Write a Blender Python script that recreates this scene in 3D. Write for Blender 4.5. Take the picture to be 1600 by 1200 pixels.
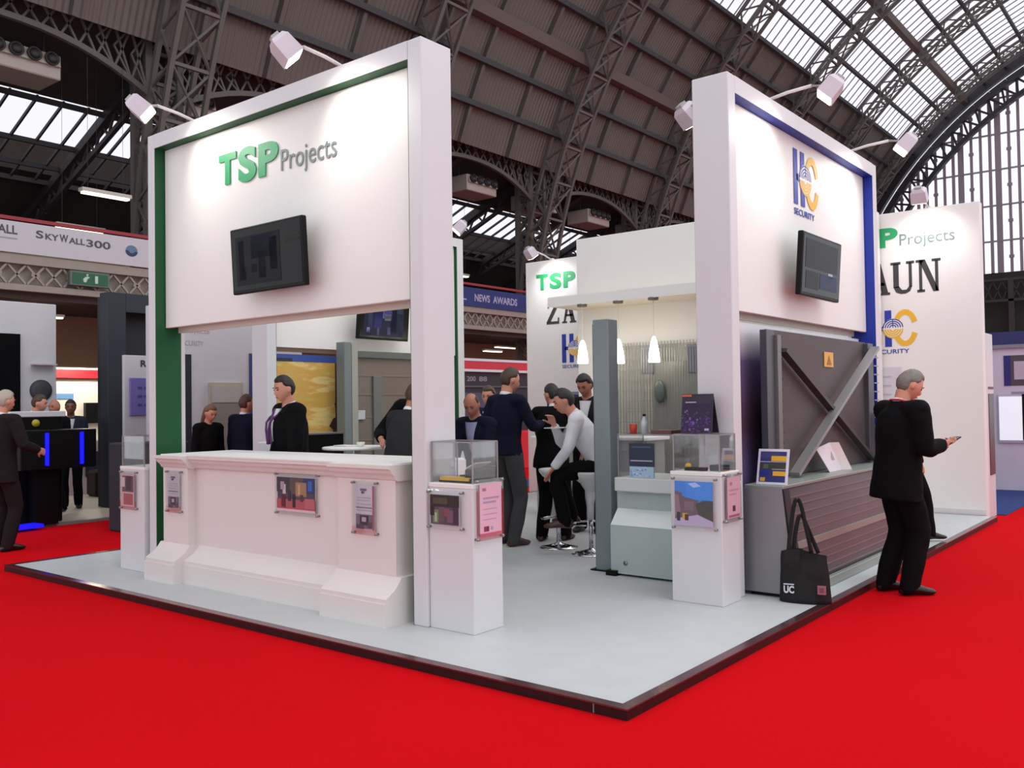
import bpy, math, random
from mathutils import Vector, Matrix, noise
random.seed(7)
PI = math.pi
R = math.radians
SC = bpy.context.scene
for o in list(bpy.data.objects): bpy.data.objects.remove(o)

# ------------------------------------------------------------------ camera
cam_data = bpy.data.cameras.new('camera'); cam = bpy.data.objects.new('camera', cam_data)
SC.collection.objects.link(cam); SC.camera = cam
YAW, PITCH, ROLL, FPX = .674, .0226, -.0144, 1409.2
fw = Vector((-math.sin(YAW)*math.cos(PITCH), math.cos(YAW)*math.cos(PITCH), math.sin(PITCH)))
r0 = Vector((math.cos(YAW), math.sin(YAW), 0)); u0 = r0.cross(fw)
r1 = math.cos(ROLL)*r0 + math.sin(ROLL)*u0; u1 = -math.sin(ROLL)*r0 + math.cos(ROLL)*u0
m4 = Matrix((( r1.x, u1.x, -fw.x, 2.337), (r1.y, u1.y, -fw.y, -3.787), (r1.z, u1.z, -fw.z, 1.55), (0, 0, 0, 1)))
cam.matrix_world = m4
cam_data.sensor_width = 36; cam_data.lens = 36*FPX/1600; cam_data.clip_end = 400; cam_data.clip_start = .05
# ------------------------------------------------------------------ world, view, exposure
w = bpy.data.worlds.new('world'); SC.world = w; w.use_nodes = True
nt = w.node_tree; bg = nt.nodes['Background']
bg.inputs[0].default_value = (.92, .93, 1.0, 1); bg.inputs[1].default_value = 1.12
SC.view_settings.view_transform = 'Standard'; SC.view_settings.look = 'None'
SC.view_settings.gamma = 1; SC.view_settings.exposure = 0; SC.view_settings.use_curve_mapping = False

def lamp(kind, name, loc, target, energy, color=(1, 1, 1), size=.1, size_y=None, angle=90, blend=.6):
    d = bpy.data.lights.new(name, kind); d.energy = energy; d.color = color
    if kind == 'AREA':
        d.size = size
        if size_y: d.shape = 'RECTANGLE'; d.size_y = size_y
    else: d.shadow_soft_size = size
    if kind == 'SPOT': d.spot_size = R(angle); d.spot_blend = blend
    o = bpy.data.objects.new(name, d); SC.collection.objects.link(o); o.location = loc
    o.rotation_euler = (Vector(target)-Vector(loc)).to_track_quat('-Z', 'Y').to_euler()
    return o
# added area lights, out of view, standing in for skylight from the nave roof
lamp('AREA', 'nave_fill', (9, 2, 19), (0, 3, 0), 1200, (1, .98, .96), 12, 12)
lamp('AREA', 'nave_fill', (2, 22, 19), (-8, 14, 0), 900, (1, .98, .96), 10, 10)

# ------------------------------------------------------------------ materials
def lin(c):
    c = c/255
    return c/12.92 if c <= .04045 else ((c+.055)/1.055)**2.4
MC = {}
def mat(name, col, rough=.5, metal=0, emit=0, bump=0, bscale=60, var=.06, vscale=3, coat=0, wave=None):
    if name in MC: return MC[name]
    m = bpy.data.materials.new(name); m.use_nodes = True; n = m.node_tree; b = n.nodes['Principled BSDF']
    c = [lin(v) for v in col]
    tc = n.nodes.new('ShaderNodeTexCoord')
    nz = n.nodes.new('ShaderNodeTexNoise'); nz.inputs['Scale'].default_value = vscale; nz.inputs['Detail'].default_value = 4
    n.links.new(tc.outputs['Object'], nz.inputs['Vector'])
    mx = n.nodes.new('ShaderNodeMix'); mx.data_type = 'RGBA'
    mx.inputs[6].default_value = (*[v*(1-var) for v in c], 1); mx.inputs[7].default_value = (*[min(1, v*(1+var)) for v in c], 1)
    n.links.new(nz.outputs['Fac'], mx.inputs[0]); n.links.new(mx.outputs[2], b.inputs['Base Color'])
    b.inputs['Roughness'].default_value = rough; b.inputs['Metallic'].default_value = metal
    if coat: b.inputs['Coat Weight'].default_value = coat
    if emit:
        b.inputs['Emission Color'].default_value = (*c, 1); b.inputs['Emission Strength'].default_value = emit
    if bump:
        n2 = n.nodes.new('ShaderNodeTexNoise'); n2.inputs['Scale'].default_value = bscale; n2.inputs['Detail'].default_value = 3
        n.links.new(tc.outputs['Object'], n2.inputs['Vector'])
        bp = n.nodes.new('ShaderNodeBump'); bp.inputs['Strength'].default_value = bump; bp.inputs['Distance'].default_value = .01
        n.links.new(n2.outputs['Fac'], bp.inputs['Height']); n.links.new(bp.outputs[0], b.inputs['Normal'])
    MC[name] = m; return m
def hexm(h, rough=.6, **k):
    h = h.lstrip('#'); c = tuple(int(h[i:i+2], 16) for i in (0, 2, 4))
    return mat('paint_'+h+('_%d' % int(rough*100)), c, rough, **k)
def glassm(name, col=(1, 1, 1), alpha=.12, rough=.02, fr=.5):
    if name in MC: return MC[name]
    m = bpy.data.materials.new(name); m.use_nodes = True; n = m.node_tree; n.nodes.clear()
    out = n.nodes.new('ShaderNodeOutputMaterial'); mx = n.nodes.new('ShaderNodeMixShader')
    t = n.nodes.new('ShaderNodeBsdfTransparent'); t.inputs[0].default_value = (*col, 1)
    g = n.nodes.new('ShaderNodeBsdfGlossy'); g.inputs['Roughness'].default_value = rough
    lw = n.nodes.new('ShaderNodeLayerWeight'); lw.inputs[0].default_value = .25
    ma = n.nodes.new('ShaderNodeMath'); ma.operation = 'MULTIPLY_ADD'; ma.inputs[1].default_value = fr; ma.inputs[2].default_value = alpha*.3
    n.links.new(lw.outputs['Fresnel'], ma.inputs[0]); n.links.new(ma.outputs[0], mx.inputs[0])
    n.links.new(t.outputs[0], mx.inputs[1]); n.links.new(g.outputs[0], mx.inputs[2]); n.links.new(mx.outputs[0], out.inputs[0])
    MC[name] = m; return m

WHITE = mat('white_laminate', (213, 212, 214), .42, bump=.02, var=.015)
WHITE2 = mat('white_satin_panel', (232, 230, 226), .5, var=.012)
CREAM = mat('cream_panel', (226, 222, 208), .5, var=.02)
GREEN = mat('green_paint', (8, 84, 42), .6, var=.03)
BLUE = mat('blue_paint', (18, 50, 160), .5, var=.03)
LGREEN = mat('green_letter', (30, 160, 95), .5)
LGREY = mat('grey_letter', (120, 135, 130), .5)
LBLACK = mat('dark_letter', (58, 56, 54), .5)
LBLUE = mat('blue_letter', (32, 52, 160), .5)
LYEL = mat('yellow_letter', (232, 178, 40), .5)
METAL = mat('brushed_steel', (150, 152, 154), .35, .8)
CHROME = mat('chrome', (210, 210, 214), .12, 1)
DARK = mat('dark_plastic', (9, 9, 11), .4)
SCREEN = mat('black_screen', (5, 5, 7), .16)
for q, v in ((DARK, .2), (SCREEN, .25)): q.node_tree.nodes['Principled BSDF'].inputs['Specular IOR Level'].default_value = v
IRON = mat('roof_iron', (88, 82, 78), .6, var=.1)
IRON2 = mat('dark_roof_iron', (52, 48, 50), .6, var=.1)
BEIGE = mat('beige_iron', (150, 140, 130), .6, var=.1)
GREYP = mat('grey_coated_steel', (118, 128, 128), .42, .25)
GLASS = glassm('clear_acrylic')
PANE = glassm('roof_glass', (1, .985, 1), .02, fr=.06)
WLIGHT = mat('lit_lamp', (255, 246, 226), .4, emit=9)
TUBE = mat('lit_tube', (255, 244, 210), .4, emit=2.5)

# ------------------------------------------------------------------ mesh builder
class M:
    def __init__(s): s.v = []; s.f = []; s.m = []; s.mats = []; s.smooth = []
    def mi(s, m):
        if m not in s.mats: s.mats.append(m)
        return s.mats.index(m)
    def add(s, vs, fs, m=None, smooth=False):
        o = len(s.v); s.v += [Vector(v) for v in vs]
        k = s.mi(m) if m is not None else 0
        for f in fs: s.f.append([i+o for i in f]); s.m.append(k); s.smooth.append(smooth)
        return s
    def box(s, x0, x1, y0, y1, z0, z1, m=None):
        vs = [(x, y, z) for x in (x0, x1) for y in (y0, y1) for z in (z0, z1)]
        return s.add(vs, [(0, 1, 3, 2), (4, 6, 7, 5), (0, 4, 5, 1), (2, 3, 7, 6), (0, 2, 6, 4), (1, 5, 7, 3)], m)
    def bbox(s, x0, x1, y0, y1, z0, z1, b=.004, m=None):      # box with chamfered edges
        pts = []
        for x, sx in ((x0, 1), (x1, -1)):
            for y, sy in ((y0, 1), (y1, -1)):
                for z, sz in ((z0, 1), (z1, -1)):
                    pts += [(x+sx*b, y+sy*b, z), (x+sx*b, y, z+sz*b), (x, y+sy*b, z+sz*b)]
        def I(a, bb, c, k): return ((a*2+bb)*2+c)*3+k
        F = []
        F += [[I(0, 0, 0, 2), I(0, 0, 1, 2), I(0, 1, 1, 2), I(0, 1, 0, 2)], [I(1, 0, 0, 2), I(1, 1, 0, 2), I(1, 1, 1, 2), I(1, 0, 1, 2)]]
        F += [[I(0, 0, 0, 1), I(1, 0, 0, 1), I(1, 0, 1, 1), I(0, 0, 1, 1)], [I(0, 1, 0, 1), I(0, 1, 1, 1), I(1, 1, 1, 1), I(1, 1, 0, 1)]]
        F += [[I(0, 0, 0, 0), I(0, 1, 0, 0), I(1, 1, 0, 0), I(1, 0, 0, 0)], [I(0, 0, 1, 0), I(1, 0, 1, 0), I(1, 1, 1, 0), I(0, 1, 1, 0)]]
        for a in (0, 1):
            for bb in (0, 1):
                F.append([I(a, bb, 0, 1), I(a, bb, 0, 2), I(a, bb, 1, 2), I(a, bb, 1, 1)])
                F.append([I(a, 0, bb, 0), I(a, 0, bb, 2), I(a, 1, bb, 2), I(a, 1, bb, 0)])
                F.append([I(0, a, bb, 0), I(0, a, bb, 1), I(1, a, bb, 1), I(1, a, bb, 0)])
        for a in (0, 1):
            for bb in (0, 1):
                for c in (0, 1): F.append([I(a, bb, c, 0), I(a, bb, c, 1), I(a, bb, c, 2)])
        return s.add(pts, F, m)
    def prism(s, poly, d, m=None):                            # polygon (3D pts) extruded along vector d
        n = len(poly); d = Vector(d); vs = [Vector(p) for p in poly]; vs += [p+d for p in vs]
        return s.add(vs, [list(range(n))[::-1], list(range(n, 2*n))] + [[i, (i+1) % n, n+(i+1) % n, n+i] for i in range(n)], m)
    def bar(s, a, b, w, h=None, m=None, up=(0, 0, 1)):
        a = Vector(a); b = Vector(b); h = h or w; t = (b-a)
        if t.length < 1e-6: return s
        t.normalize(); up = Vector(up)
        if abs(t.dot(up)) > .98: up = Vector((1, 0, 0))
        sd = t.cross(up).normalized(); u = sd.cross(t)
        q = [a+sd*x*w/2+u*y*h/2 for x, y in ((-1, -1), (1, -1), (1, 1), (-1, 1))]
        return s.prism(q, b-a, m)
    def loft(s, pts, rads, m=None, side=(1, 0, 0), n=14, sub=3, smooth=True, caps=True):
        pts = [Vector(p) for p in pts]; rads = [(r, r) if not isinstance(r, tuple) else r for r in rads]
        P = []; Rr = []
        k = len(pts)
        for i in range(k-1):
            p0 = pts[max(i-1, 0)]; p1 = pts[i]; p2 = pts[i+1]; p3 = pts[min(i+2, k-1)]
            for j in range(sub):
                t = j/sub
                q = .5*((2*p1)+(-p0+p2)*t+(2*p0-5*p1+4*p2-p3)*t*t+(-p0+3*p1-3*p2+p3)*t**3)
                P.append(q); Rr.append(tuple(rads[i][c]*(1-t)+rads[i+1][c]*t for c in (0, 1)))
        P.append(pts[-1]); Rr.append(rads[-1])
        vs = []; side = Vector(side)
        for i, p in enumerate(P):
            t = (P[min(i+1, len(P)-1)]-P[max(i-1, 0)]).normalized()
            sd = (side - t*side.dot(t))
            if sd.length < 1e-3: sd = t.orthogonal()
            sd.normalize(); u = t.cross(sd)
            for j in range(n):
                a = 2*PI*j/n; vs.append(p+sd*math.cos(a)*Rr[i][0]+u*math.sin(a)*Rr[i][1])
        L = len(P)
        fs = [[i*n+j, i*n+(j+1) % n, (i+1)*n+(j+1) % n, (i+1)*n+j] for i in range(L-1) for j in range(n)]
        if caps: fs += [list(range(n))[::-1], [(L-1)*n+j for j in range(n)]]
        return s.add(vs, fs, m, smooth)
    def tube(s, pts, r, m=None, n=10, sub=1): return s.loft(pts, [r]*len(pts), m, (1, .1, .05), n, sub)
    def lathe(s, prof, c=(0, 0, 0), m=None, n=24, axis='z'):
        vs = []; c = Vector(c)
        for r, z in prof:
            for j in range(n):
                a = 2*PI*j/n; p = (r*math.cos(a), r*math.sin(a), z)
                if axis == 'y': p = (p[0], p[2], p[1])
                if axis == 'x': p = (p[2], p[0], p[1])
                vs.append(c+Vector(p))
        L = len(prof)
        fs = [[i*n+j, i*n+(j+1) % n, (i+1)*n+(j+1) % n, (i+1)*n+j] for i in range(L-1) for j in range(n)]
        fs += [list(range(n))[::-1], [(L-1)*n+j for j in range(n)]]
        return s.add(vs, fs, m, True)
    def ell(s, c, r, m=None, nu=16, nv=10, ax=None):
        vs = []; c = Vector(c); ax = ax or (Vector((1, 0, 0)), Vector((0, 1, 0)), Vector((0, 0, 1)))
        for i in range(1, nv):
            t = PI*i/nv
            for j in range(nu):
                a = 2*PI*j/nu
                vs.append(c+ax[0]*r[0]*math.sin(t)*math.cos(a)+ax[1]*r[1]*math.sin(t)*math.sin(a)+ax[2]*r[2]*math.cos(t))
        vs += [c+ax[2]*r[2], c-ax[2]*r[2]]; T = len(vs)-2
        fs = [[i*nu+j, (i+1)*nu+j, (i+1)*nu+(j+1) % nu, i*nu+(j+1) % nu] for i in range(nv-2) for j in range(nu)]
        fs += [[T, j, (j+1) % nu] for j in range(nu)] + [[T+1, (nv-2)*nu+(j+1) % nu, (nv-2)*nu+j] for j in range(nu)]
        return s.add(vs, fs, m, True)
    def xf(s, mt):
        s.v = [mt @ v for v in s.v]; return s

def W(o):
    mt = Matrix.Translation(o.location) @ o.rotation_euler.to_matrix().to_4x4()
    return (W(o.parent) @ mt) if o.parent else mt
def build(name, m, material=None, parent=None, world=True, kind=None, centre=True):
    vs = m.v
    if parent is not None and world:
        inv = W(parent).inverted(); vs = [inv @ v for v in vs]
    c = Vector((0, 0, 0))
    if centre and vs:
        lo = [min(v[i] for v in vs) for i in range(3)]; hi = [max(v[i] for v in vs) for i in range(3)]
        c = Vector(((lo[0]+hi[0])/2, (lo[1]+hi[1])/2, lo[2] if parent is None else (lo[2]+hi[2])/2))
    me = bpy.data.meshes.new(name); me.from_pydata([v-c for v in vs], [], m.f)
    ms = m.mats if m.mats and m.mats != [None] else []
    if not ms: ms = [material]
    for x in ms: me.materials.append(x or material)
    for i, p in enumerate(me.polygons):
        p.material_index = m.m[i]; p.use_smooth = m.smooth[i]
    me.update()
    o = bpy.data.objects.new(name, me); SC.collection.objects.link(o); o.location = c; o.parent = parent
    if kind: o['kind'] = kind
    return o
def tag(o, label, cat, group=None, kind=None):
    o['label'] = label; o['category'] = cat
    if group: o['group'] = group
    if kind: o['kind'] = kind
    return o
def thing(name, label, cat, loc=(0, 0, 0), rz=0, group=None):
    o = bpy.data.objects.new(name, None); o.empty_display_size = .1; SC.collection.objects.link(o)
    o.location = loc; o.rotation_euler = (0, 0, rz); return tag(o, label, cat, group)
def copy_tree(o, parent=None):
    c = o.copy(); SC.collection.objects.link(c); c.parent = parent
    for ch in [x for x in bpy.data.objects if x.parent is o]: copy_tree(ch, c)
    return c
def evaluated(m, voxel=None, smooth=0, mods=()):
    me = bpy.data.meshes.new('t'); me.from_pydata(m.v, [], m.f); me.update()
    o = bpy.data.objects.new('t', me); SC.collection.objects.link(o)
    if voxel:
        d = o.modifiers.new('r', 'REMESH'); d.mode = 'VOXEL'; d.voxel_size = voxel; d.use_smooth_shade = True
    if smooth:
        d = o.modifiers.new('s', 'SMOOTH'); d.iterations = smooth; d.factor = .5
    dg = bpy.context.evaluated_depsgraph_get(); dg.update(); ev = o.evaluated_get(dg); e = ev.to_mesh()
    r = M(); r.v = [v.co.copy() for v in e.vertices]; r.f = [list(p.vertices) for p in e.polygons]
    r.m = [0]*len(r.f); r.smooth = [True]*len(r.f)
    ev.to_mesh_clear(); bpy.data.objects.remove(o); bpy.data.meshes.remove(me)
    return r
TXT = {}
def text2d(body, bold=0.0, shear=0.0, space=1.0):
    key = (body, bold, shear, space)
    if key in TXT: return TXT[key]
    cu = bpy.data.curves.new('t', 'FONT'); cu.body = body; cu.size = 1; cu.offset = bold; cu.shear = shear
    cu.space_character = space; cu.resolution_u = 4; cu.extrude = .5
    o = bpy.data.objects.new('t', cu); SC.collection.objects.link(o)
    dg = bpy.context.evaluated_depsgraph_get(); dg.update(); ev = o.evaluated_get(dg); e = ev.to_mesh()
    V = [v.co.copy() for v in e.vertices]; F = [list(p.vertices) for p in e.polygons]
    ev.to_mesh_clear(); bpy.data.objects.remove(o); bpy.data.curves.remove(cu)
    x0 = min(v.x for v in V); x1 = max(v.x for v in V); y0 = min(v.y for v in V); y1 = max(v.y for v in V)
    V = [((v.x-x0)/(x1-x0), (v.y-y0)/(y1-y0), v.z+.5) for v in V]
    TXT[key] = (V, F); return V, F
def put_text(m, body, org, u, wdt, hgt, material, th=.004, v=(0, 0, 1), bold=0., shear=0., space=1.):
    """lettering: lower left corner org, reading direction u, up v; fills wdt x hgt"""
    V, F = text2d(body, bold, shear, space); org = Vector(org); u = Vector(u).normalized(); v = Vector(v).normalized(); n = u.cross(v)
    m.add([org+u*a*wdt+v*b*hgt+n*c*th for a, b, c in V], F, material)
    return m
class Plane:                                                  # a flat frame for drawing marks: u right, v up, n out
    def __init__(s, org, u, v=(0, 0, 1)):
        s.o = Vector(org); s.u = Vector(u).normalized(); s.v = Vector(v).normalized(); s.n = s.u.cross(s.v)
    def p(s, a, b, c=0): return s.o+s.u*a+s.v*b+s.n*c
    def rect(s, m, a0, b0, a1, b1, mt, c0=0, c1=.002): m.prism([s.p(a0, b0, c0), s.p(a1, b0, c0), s.p(a1, b1, c0), s.p(a0, b1, c0)], s.n*(c1-c0), mt)
    def poly(s, m, pts, mt, c0=0, c1=.002): m.prism([s.p(a, b, c0) for a, b in pts], s.n*(c1-c0), mt)
    def arc(s, m, cx, cy, rx, ry, t0, t1, wd, mt, c0=0, c1=.002, n=14):
        for i in range(n):
            a = R(t0+(t1-t0)*i/n); b = R(t0+(t1-t0)*(i+1)/n)
            q = [(cx+math.cos(a)*rx, cy+math.sin(a)*ry), (cx+math.cos(b)*rx, cy+math.sin(b)*ry), (cx+math.cos(b)*(rx-wd), cy+math.sin(b)*(ry-wd)), (cx+math.cos(a)*(rx-wd), cy+math.sin(a)*(ry-wd))]
            s.poly(m, q, mt, c0, c1)
def hc_logo(P, wdt, hgt):
    """letters H and C with a striped globe between them, word SECURITY below"""
    m = M(); b = LBLUE; y = LYEL; hb = hgt*.16; H = hgt-hb
    for a0, a1 in ((0, .15), (.27, .42)):
        P.rect(m, a0*wdt, hb, a1*wdt, hb+H, b)
    P.rect(m, .1*wdt, hb+H*.44, .3*wdt, hb+H*.56, b)
    cx, cy = .72*wdt, hb+H*.5; rx, ry = .28*wdt, H*.5
    P.arc(m, cx, cy, rx, ry, 20, 180, .12*wdt, y); P.arc(m, cx, cy, rx, ry, 180, 340, .12*wdt, y)
    gx, gy, gr = .45*wdt, hb+H*.5, .23*wdt
    P.poly(m, [(gx+gr*math.cos(R(t)), gy+gr*math.sin(R(t))) for t in range(0, 360, 15)], WHITE2, 0, .003)
    for k in range(4):
        g = gr*(1-.22*k)
        P.arc(m, gx, gy+.01, g, g*.9, 0, 180, gr*.1, b, .003, .0045, 10)
        P.arc(m, gx, gy-.01, g, g*.9, 180, 360, gr*.14, y, .003, .0045, 10)
    P.rect(m, gx-gr*.04, gy+.01, gx+gr*.04, gy+gr*.9, b, .003, .0045)
    put_text(m, 'SECURITY', P.p(0, 0), P.u, wdt*.8, hb*.62, LBLUE, .002, P.v, bold=.01)
    return m
def zaun(P, letters, x, wdt, hgt):
    """slab serif capitals, cw = cell width"""
    m = M(); n = len(letters); cw = wdt/n
    for i, ch in enumerate(letters):
        a = x+i*cw; t = cw*.2; e = hgt*.09
        def q(*pts): P.poly(m, [(a+px*cw, py*hgt) for px, py in pts], LBLACK)
        if ch == 'Z':
            q((.08, .88), (.84, .88), (.84, 1), (.08, 1)); q((.08, .74), (.17, .74), (.17, .9), (.08, .9))
            q((.0, 0), (.84, 0), (.84, .12), (.0, .12)); q((.75, .1), (.84, .1), (.84, .28), (.75, .28))
            q((.0, .1), (.26, .1), (.84, .9), (.58, .9))
        if ch == 'A':
            q((.36, 1), (.56, 1), (.26, .07), (.13, .07)); q((.36, 1), (.6, 1), (.88, .07), (.62, .07))
            q((.25, .3), (.75, .3), (.72, .4), (.28, .4)); q((.04, 0), (.36, 0), (.36, .08), (.04, .08)); q((.54, 0), (.96, 0), (.96, .08), (.54, .08))
        if ch == 'U':
            q((.0, .92), (.4, .92), (.4, 1), (.0, 1)); q((.62, .92), (.94, .92), (.94, 1), (.62, 1))
            q((.1, .2), (.32, .2), (.32, .95), (.1, .95)); q((.72, .2), (.84, .2), (.84, .95), (.72, .95))
            q((.1, .22), (.2, .06), (.38, 0), (.58, 0), (.76, .07), (.84, .22), (.74, .24), (.62, .12), (.44, .12), (.32, .24))
        if ch == 'N':
            q((.0, .92), (.3, .92), (.3, 1), (.0, 1)); q((.62, .92), (.96, .92), (.96, 1), (.62, 1)); q((.04, 0), (.34, 0), (.34, .08), (.04, .08))
            q((.12, .05), (.24, .05), (.24, .95), (.12, .95)); q((.74, .02), (.86, .02), (.86, .95), (.74, .95)); q((.12, 1), (.36, 1), (.88, 0), (.66, 0))
    return m
def slab(vals, m=None): return (m or M()).box(*vals)
ZP = .055
exec_order = None

# ================================================================== SETTING: floors, hall
def carpet(name, col, scale=260, var=.08, rough=.95):
    return mat(name, col, rough, bump=.5, bscale=scale, var=var, vscale=1.3)
RED = carpet('red_carpet', (206, 12, 22), var=.05); RED.node_tree.nodes['Principled BSDF'].inputs['Specular IOR Level'].default_value = .03
GREYC = mat('grey_vinyl_floor', (190, 194, 194), .5, var=.07, vscale=5, bump=.05, bscale=12)
build('floor', slab((-45, 12, -10, 75, -.3, -.02)), mat('hall_concrete', (176, 172, 168), .8, var=.15), kind='structure')
o = build('aisle_carpet', M().box(-15.35, 5.2, -3.0, 60, -.02, 0), RED); tag(o, 'bright red carpet laid over the hall aisles around the stand', 'carpet', kind='structure')
o = build('aisle_carpet', M().box(-21.4, -16.2, -4, 40, -.02, 0), RED); tag(o, 'strip of red carpet in the far aisle behind the beige stand floor', 'carpet', kind='structure')

VX, VZ, RS, RR = 2.48, 3.08, 25.5, 24.5
def arcp(t, r, y): return Vector((VX-r*math.cos(R(t)), y, VZ+r*math.sin(R(t))))
Y0, Y1 = -8, 69.3
# solid boarded haunch of the barrel roof
m = M(); N = 12
for i in range(N):
    a = 20.5+(42.3-20.5)*i/N; b = 20.5+(42.3-20.5)*(i+1)/N
    m.add([arcp(a, RS, Y0), arcp(a, RS, Y1), arcp(b, RS, Y1), arcp(b, RS, Y0), arcp(a, RS+.25, Y0), arcp(a, RS+.25, Y1), arcp(b, RS+.25, Y1), arcp(b, RS+.25, Y0)],
          [(0, 1, 2, 3), (7, 6, 5, 4), (0, 4, 5, 1), (2, 6, 7, 3)], None)
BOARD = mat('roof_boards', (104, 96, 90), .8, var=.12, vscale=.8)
n = BOARD.node_tree; b = n.nodes['Principled BSDF']
wv = n.nodes.new('ShaderNodeTexWave'); wv.bands_direction = 'Y'; wv.inputs['Scale'].default_value = 1.6; wv.inputs['Distortion'].default_value = .3
tc = n.nodes['Texture Coordinate']; n.links.new(tc.outputs['Object'], wv.inputs['Vector'])
bp = n.nodes.new('ShaderNodeBump'); bp.inputs['Strength'].default_value = .6; bp.inputs['Distance'].default_value = .1
n.links.new(wv.outputs['Fac'], bp.inputs['Height']); n.links.new(bp.outputs[0], b.inputs['Normal'])
build('ceiling', m, BOARD, kind='structure')
# glazed crown
m = M(); N = 20; A0, A1 = 42.3, 92
for i in range(N):
    a = A0+(A1-A0)*i/N; b = A0+(A1-A0)*(i+1)/N
    m.add([arcp(a, RS, Y0), arcp(a, RS, Y1), arcp(b, RS, Y1), arcp(b, RS, Y0)], [(0, 1, 2, 3)])
win = build('window_1', m, PANE, kind='structure', centre=False)
m = M(); y = 6.0
while y < Y1:
    for i in range(14):
        a = A0+(A1-A0)*i/14; b = A0+(A1-A0)*(i+1)/14
        m.bar(arcp(a, RS-.04, y), arcp(b, RS-.04, y), .035, .06, None)
    y += .76
build('glazing_bars', m, mat('glazing_bar_grey', (120, 116, 118), .6), win)
tn = 1
def trim(m, mt): 
    global tn
    o = build('trim_%d' % tn, m, mt, kind='structure'); tn += 1; return o
a = 24.0
while a < 90:
    mn = abs(a-31.4) < .5 or abs(a-53.6) < 1.0
    trim(M().bar(arcp(a, RS-.25, Y0), arcp(a, RS-.25, Y1), .34 if mn else .16, .5 if mn else .22, None), mat('purlin_main', (92, 74, 70), .6) if mn else IRON2)
    a += 3.7
# secondary ribs on the boarded part
for k in range(25):
    y = 1.4+3.047*k
    if (k % 3) == 0: continue
    m = M()
    for i in range(6): m.bar(arcp(20.5+3.6*i, RS-.1, y), arcp(24.1+3.6*i, RS-.1, y), .16, .2)
    trim(m, IRON)
# main lattice ribs: two chord pairs, X braced soffit; columns under them
for k in range(8):
    y = 1.37+9.14*k; m = M(); st = 3.7; hw = .62
    for sgn in (-1, 1):
        for r in (RR, RS-.15):
            for i in range(24): m.bar(arcp(1+st*i, r, y+sgn*hw), arcp(1+st*(i+1), r, y+sgn*hw), .14, .14)
        for i in range(24):
            m.bar(arcp(1+st*i, RR, y+sgn*hw), arcp(1+st*(i+.5), RS-.15, y+sgn*hw), .07); m.bar(arcp(1+st*(i+.5), RS-.15, y+sgn*hw), arcp(1+st*(i+1), RR, y+sgn*hw), .07)
    for i in range(24):
        a, b = 1+st*i, 1+st*(i+1)
        m.bar(arcp(a, RR, y-hw), arcp(b, RR, y+hw), .07); m.bar(arcp(a, RR, y+hw), arcp(b, RR, y-hw), .07)
        m.bar(arcp(a, RR, y-hw), arcp(a, RR, y+hw), .1)
    trim(m, IRON)
    m = M()                                                   # lattice column
    for dx in (-.35, .35):
        for dy in (-.5, .5): m.bar((-22.45+dx, y+dy, 0), (-22.45+dx, y+dy, 13.2), .2, .2)
    z = .3
    while z < 12.9:
        for dx in (-.35, .35):
            m.bar((-22.45+dx, y-.5, z), (-22.45+dx, y+.5, z+.9), .08); m.bar((-22.45+dx, y+.5, z), (-22.45+dx, y-.5, z+.9), .08)
            m.bar((-22.45+dx, y-.5, z), (-22.45+dx, y+.5, z), .1)
        for dy in (-.5, .5):
            m.bar((-22.8, y+dy, z), (-22.1, y+dy, z+.9), .07); m.bar((-22.1, y+dy, z), (-22.8, y+dy, z+.9), .07)
        z += .9
    trim(m, IRON)
# arched lattice girders between the columns, clerestory above
for k in range(8):
    y = 1.37+9.14*k; L = 9.14-1.1; ya = y+.55; m = M(); n = 16
    def bot(t): return 11.75-1.05*abs(2*t-1)**2.2
    tp = 12.45
    for i in range(n):
        t0, t1 = i/n, (i+1)/n
        p = lambda t, z: (-22.0, ya+L*t, z)
        m.bar(p(t0, bot(t0)), p(t1, bot(t1)), .14, .16); m.bar(p(t0, tp), p(t1, tp), .14, .16)
        m.bar(p(t0, bot(t0)), p(t1, tp), .06); m.bar(p(t0, tp), p(t1, bot(t1)), .06)
        if bot(t0) < 11.4: m.bar(p(t0, (bot(t0)+tp)/2), p(t1, bot(t1)), .05); m.bar(p(t0, (bot(t0)+tp)/2), p(t1, tp), .05)
    trim(m, IRON)
# side aisle roof: solid strips and rafters, glazed middle band
def az(x): return 11.17+.42*(x+25.1)
def strip(x0, x1, th=.2):
    return M().add([(x0, Y0, az(x0)), (x1, Y0, az(x1)), (x1, Y1, az(x1)), (x0, Y1, az(x0)), (x0, Y0, az(x0)+th), (x1, Y0, az(x1)+th), (x1, Y1, az(x1)+th), (x0, Y1, az(x0)+th)],
                   [(3, 2, 1, 0), (4, 5, 6, 7), (0, 1, 5, 4), (2, 3, 7, 6)])
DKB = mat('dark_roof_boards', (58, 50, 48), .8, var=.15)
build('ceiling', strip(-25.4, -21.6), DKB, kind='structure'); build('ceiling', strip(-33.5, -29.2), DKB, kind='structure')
win2 = build('window_2', M().add([(-25.4, Y0, az(-25.4)), (-29.2, Y0, az(-29.2)), (-29.2, Y1, az(-29.2)), (-25.4, Y1, az(-25.4))], [(3, 2, 1, 0)]), PANE, kind='structure', centre=False)
m = M(); y = Y0
while y < Y1: m.bar((-25.4, y, az(-25.4)-.05), (-29.2, y, az(-29.2)-.05), .06, .1); y += .78
for x in (-25.45, -27.3, -28.4, -29.2): m.bar((x, Y0, az(x)-.1), (x, Y1, az(x)-.1), .1, .16)
build('glazing_bars', m, IRON2, win2)
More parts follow.
